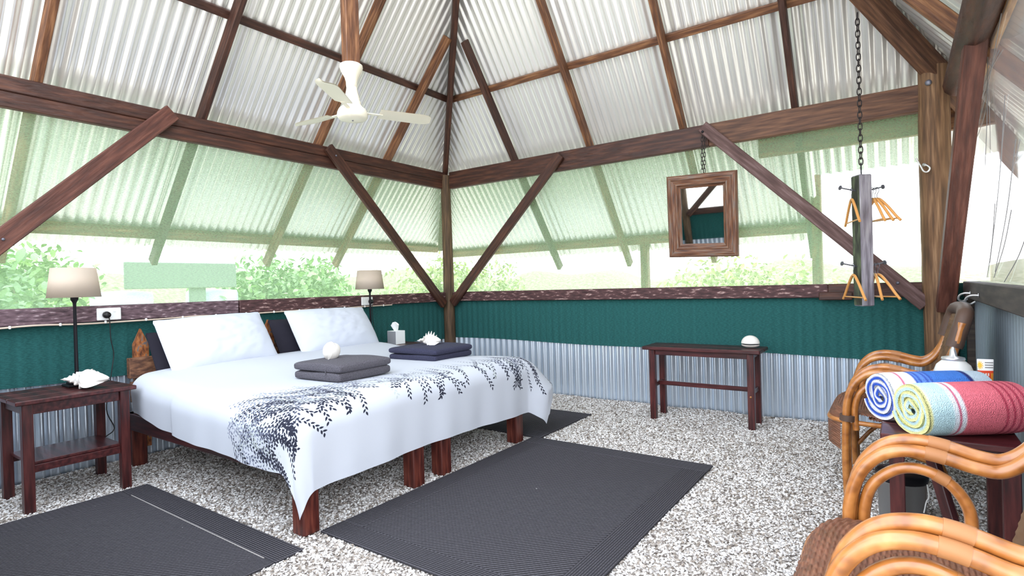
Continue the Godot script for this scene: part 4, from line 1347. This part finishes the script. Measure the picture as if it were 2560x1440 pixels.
func build_hooks() -> void:
	var g := "white hooks on the posts and rails"
	var spots := [["white metal hook screwed into the round post", v3(4.465, 1.90, 0.095), 0.0], ["white hook on the dark right rail, nearer the round post", v3(SIDE - 0.002, 1.025, 0.55), PI / 2], ["white hook on the dark right rail, farther from the round post", v3(SIDE - 0.002, 1.025, 0.98), PI / 2]]
	for i in 3:
		var q: Array = spots[i]
		var o := thing("wall_hook", q[0], "hook", q[1], g)
		var st := tool(false)
		if i == 0:
			tube(st, curve([v3(0.0, 0.0, -0.01), v3(0, 0, 0.018), v3(0.02, -0.015, 0.03), v3(0.03, -0.035, 0.03), v3(0.015, -0.055, 0.028), v3(-0.005, -0.045, 0.026), v3(-0.02, -0.01, 0.024), v3(-0.045, 0.05, 0.02)], 5), 0.0055, 8)
		else:
			tube(st, curve([v3(0.0, 0, 0.01), v3(-0.03, 0, 0.0), v3(-0.05, -0.012, -0.01), v3(-0.055, -0.035, -0.02), v3(-0.035, -0.048, -0.03), v3(-0.012, -0.035, -0.035)], 5), 0.0055, 8)
		part(o, "bent_hook", st, mats.pale_metal)
		var pl := tool(false)
		var out := Vector3(0, 0, 1) if i == 0 else Vector3(-1, 0, 0)
		var e := out.cross(Vector3.UP)
		lathe(pl, [Vector2(0.012, 0.0), Vector2(0.012, 0.003), Vector2(0.0, 0.004)], 12, Transform3D(Basis(e, out, e.cross(out)), Vector3.ZERO))
		part(o, "collar", pl, mats.pale_metal)

func build_fan() -> void:
	var f := thing("ceiling_fan", "cream ceiling fan with three blades hanging below the square timber post", "fan", v3(1.34, 2.655, 2.42))
	var c := tool(false)
	lathe(c, [Vector2(0.0, -0.155), Vector2(0.036, -0.150), Vector2(0.037, -0.115), Vector2(0.046, -0.085), Vector2(0.066, -0.05), Vector2(0.076, -0.022), Vector2(0.074, -0.006), Vector2(0.066, 0.0), Vector2(0.0, 0.0)], 30)
	part(f, "canopy", c, mats.cream_plastic)
	var n := tool(false)
	lathe(n, [Vector2(0.034, -0.15), Vector2(0.036, -0.17), Vector2(0.05, -0.235), Vector2(0.055, -0.255)], 26)
	part(f, "neck", n, mats.cream_plastic)
	var m := tool(false)
	lathe(m, [Vector2(0.0, -0.372), Vector2(0.05, -0.371), Vector2(0.088, -0.365), Vector2(0.098, -0.352), Vector2(0.099, -0.325), Vector2(0.088, -0.30), Vector2(0.062, -0.278), Vector2(0.056, -0.262), Vector2(0.058, -0.25), Vector2(0.0, -0.248)], 36)
	part(f, "motor", m, mats.cream_plastic)
	var sc := tool(false)
	lathe(sc, [Vector2(0.0, -0.377), Vector2(0.006, -0.376), Vector2(0.006, -0.37)], 10)
	part(f, "screw", sc, mats.nail_metal)
	for k in 3:
		var a := deg_to_rad(64.0 + 120.0 * k)
		var arm := tool()
		cbox(arm, v3(0.13, 0.006, 0.03), 0.002, Transform3D(Basis(), v3(0.14, -0.315, 0)))
		var b := part(f, "blade_arm", arm, mats.cream_plastic, Transform3D(Basis(Vector3.UP, a), Vector3.ZERO))
		var bl := tool(false)
		sheet(bl, 24, 8, func(u: float, v: float) -> Vector3:
			var w := 0.058 + 0.012 * u - 0.05 * pow(u, 14.0)
			return v3(0.18 + 0.37 * u, -0.31 + 0.012 * (v - 0.5) * 2.0 - 0.004 * cos((v - 0.5) * PI), (v - 0.5) * 2.0 * w), false)
		sheet(bl, 24, 8, func(u: float, v: float) -> Vector3:
			var w := 0.058 + 0.012 * u - 0.05 * pow(u, 14.0)
			return v3(0.18 + 0.37 * u, -0.306 + 0.012 * (v - 0.5) * 2.0 - 0.004 * cos((v - 0.5) * PI), (v - 0.5) * 2.0 * w), true)
		part(f, "blade", bl, mats.cream_plastic, Transform3D(Basis(Vector3.UP, a), Vector3.ZERO))

# ---------------------------------------------------------------- outdoors

func shrub(label: String, pos: Vector3, wide: float, high: float, leaves: int, hue: Color, group: String) -> void:
	var o := thing("shrub", label, "shrub", pos, group)
	var st := tool(false)
	for k in 5:
		var a := rng.randf() * TAU
		tube(st, curve([Vector3.ZERO, v3(cos(a) * wide * 0.12, high * 0.3, sin(a) * wide * 0.12), v3(cos(a) * wide * 0.28, high * 0.7, sin(a) * wide * 0.28)], 4), 0.03, 6, 0.01)
	part(o, "stem", st, mats.bark)
	var lf := tool(false)
	sheet(lf, 4, 2, func(u: float, v: float) -> Vector3: return v3((v - 0.5) * sin(PI * (0.08 + 0.92 * u)) * 0.5, 0.12 * sin(u * 3.0), u), false)
	lf.generate_normals()
	var mm := MultiMesh.new()
	mm.transform_format = MultiMesh.TRANSFORM_3D
	mm.use_colors = true
	mm.mesh = lf.commit()
	mm.instance_count = leaves
	for i in leaves:
		var d := Vector3(rng.randfn(), rng.randfn(), rng.randfn()).normalized() * pow(rng.randf(), 0.45)
		var lump := 1.0 + 0.35 * sin(d.x * 7.0 + pos.x) * sin(d.z * 6.0 + pos.z)
		var p := v3(d.x * wide / 2.0 * lump, high * 0.55 + d.y * high * 0.47 * lump, d.z * wide / 2.0 * lump)
		var b := Basis.from_euler(v3(rng.randf_range(-1.2, 0.8), rng.randf() * TAU, rng.randf_range(-0.6, 0.6))).scaled(Vector3.ONE * rng.randf_range(0.08, 0.16))
		mm.set_instance_transform(i, Transform3D(b, p))
		mm.set_instance_color(i, lin(hue * rng.randf_range(0.9, 1.35)))
	var f := MultiMeshInstance3D.new()
	f.multimesh = mm
	f.material_override = mats.leaf
	f.name = "foliage"
	o.add_child(f, true)
	f.set_meta("kind", "stuff")

func build_outdoors() -> void:
	var g := thing("ground", "pale sandy ground outside the pavilion", "ground", Vector3.ZERO, "", "structure")
	var st := tool(false)
	sheet(st, 40, 40, func(u: float, v: float) -> Vector3: return v3(lerpf(-40, 40, u), -0.03 + 0.05 * sin(u * 30.0) * sin(v * 27.0) * smoothstep(0.06, 0.2, absf(u - 0.53) + absf(v - 0.53)) - 0.02, lerpf(-40, 40, v)), true)
	part(g, "soil", st, mats.outdoor_soil)
	var gr := "shrubs outside beyond the green mesh"
	var bank := thing("hill_bank", "low grassy khaki bank rising outside beyond the green mesh", "bank", Vector3.ZERO, "", "structure")
	for k in 2:
		var bt := tool(false)
		sheet(bt, 60, 16, func(u: float, v: float) -> Vector3:
			var w := lerpf(-16.0, 16.0, u)
			var d := 7.0 + 7.0 * v
			var h := 1.75 * smoothstep(0.0, 0.6, v) * (1.0 + 0.10 * sin(w * 0.9) + 0.06 * sin(w * 2.3 + v * 5.0)) - 0.06
			return v3(-d, h, w) if k == 0 else v3(w, h - 0.3 * smoothstep(0.0, 0.6, v), -d), true)
		part(bank, "slope", bt, mats.bank_grass)
	shrub("pale green shrub outside behind the near lamp, seen through the mesh", v3(-3.4, 0, 3.9), 2.2, 1.75, 5000, rgb(112, 138, 100), gr)
	shrub("loose shrub outside above the left white pillow, seen through the mesh", v3(-6.0, 0, 2.3), 1.6, 1.85, 3500, rgb(126, 150, 96), gr)
	shrub("broad shrub outside beside the far lamp, seen through the mesh", v3(-4.8, 0, -1.0), 2.6, 1.7, 6000, rgb(124, 148, 104), gr)
	shrub("low pale shrub outside behind the corner post, seen through the mesh", v3(-4.6, 0, -5.5), 3.4, 1.8, 5000, rgb(150, 156, 116), gr)
	shrub("low pale shrub outside below the mirror, seen through the mesh", v3(1.8, 0, -6.4), 3.2, 1.5, 4000, rgb(160, 164, 124), gr)
	shrub("olive shrub outside beyond the clear vinyl blind", v3(8.6, 0, -3.0), 3.4, 2.4, 5000, rgb(132, 142, 108), gr)
	# a dark green screen on a post with pale tanks below it
	var s := thing("garden_screen", "dark green horizontal screen on a post outside, seen through the mesh", "screen", v3(-4.0, 0, 1.1))
	box_part(s, "panel", v3(-0.03, 1.24, -0.73), v3(0.03, 1.60, 0.75), mats.green_panel, 0.01)
	box_part(s, "post", v3(-0.08, 0.0, -0.30), v3(-0.03, 1.3, -0.08), mats.green_panel, 0.006)
	for k in 2:
		var t := thing("water_tank", ["pale low water tank outside under the green screen, beside the near shrub", "pale low water tank outside under the green screen, beside the far shrub"][k], "tank", v3(-4.45, 0, [1.72, 0.50][k]))
		var w := tool(false)
		lathe(w, [Vector2(0.0, 0.0), Vector2(0.36, 0.0), Vector2(0.36, 1.16), Vector2(0.34, 1.2), Vector2(0.0, 1.23)], 28)
		part(t, "drum", w, mats.pale_tank)
		var rb := tool(false)
		for y in [0.3, 0.6, 0.9]: lathe(rb, [Vector2(0.36, y - 0.02), Vector2(0.37, y), Vector2(0.36, y + 0.02)], 28)
		part(t, "rib", rb, mats.pale_tank)

# ---------------------------------------------------------------- everything

func _ready() -> void:
	rng.seed = 11
	# camera
	var cam := Camera3D.new()
	cam.name = "camera"
	cam.fov = 55.1
	cam.near = 0.05
	cam.far = 300.0
	var yaw := deg_to_rad(35.105)
	var pitch := deg_to_rad(-0.277)
	var roll := deg_to_rad(-1.6046)
	cam.transform = Transform3D(Basis(Vector3.UP, yaw) * Basis(Vector3(1, 0, 0), pitch) * Basis(Vector3(0, 0, 1), roll), v3(4.3134, 1.15, 4.852))
	add_child(cam)
	cam.current = true
	# a bright, evenly overcast sky
	var env := Environment.new()
	var sky := Sky.new()
	var sm := ProceduralSkyMaterial.new()
	sm.sky_top_color = rgb(226, 236, 250)
	sm.sky_horizon_color = rgb(250, 252, 255)
	sm.ground_bottom_color = rgb(190, 184, 170)
	sm.ground_horizon_color = rgb(226, 224, 216)
	sm.sky_energy_multiplier = 1.0
	sky.sky_material = sm
	env.background_mode = Environment.BG_SKY
	env.sky = sky
	env.tonemap_mode = Environment.TONE_MAPPER_LINEAR
	env.tonemap_exposure = 6.0
	env.sdfgi_enabled = true
	env.ssao_enabled = true
	env.ssil_enabled = true
	var we := WorldEnvironment.new()
	we.name = "overcast_sky"
	we.environment = env
	add_child(we)

	make_materials()
	build_floor()
	build_walls()
	build_roof()
	build_outdoors()
	build_bed()
	build_pillows()
	folded_towel("folded_towel", "folded grey bath towels stacked on the near half of the bed, round shell on top", mats.grey_terry, v3(1.47, 0.618, 2.655), 0.05, 0.42, 0.42, 0.105, true)
	folded_towel("folded_towel", "folded navy bath towels stacked on the far half of the bed, spiky shell on top", mats.navy_terry, v3(1.36, 0.614, 1.755), 0.03, 0.48, 0.44, 0.095, false)
	build_shells()
	build_bedside()
	build_bench()
	build_rugs()
	build_right_side()
	build_mirror()
	build_rack()
	build_hooks()
	build_fan()
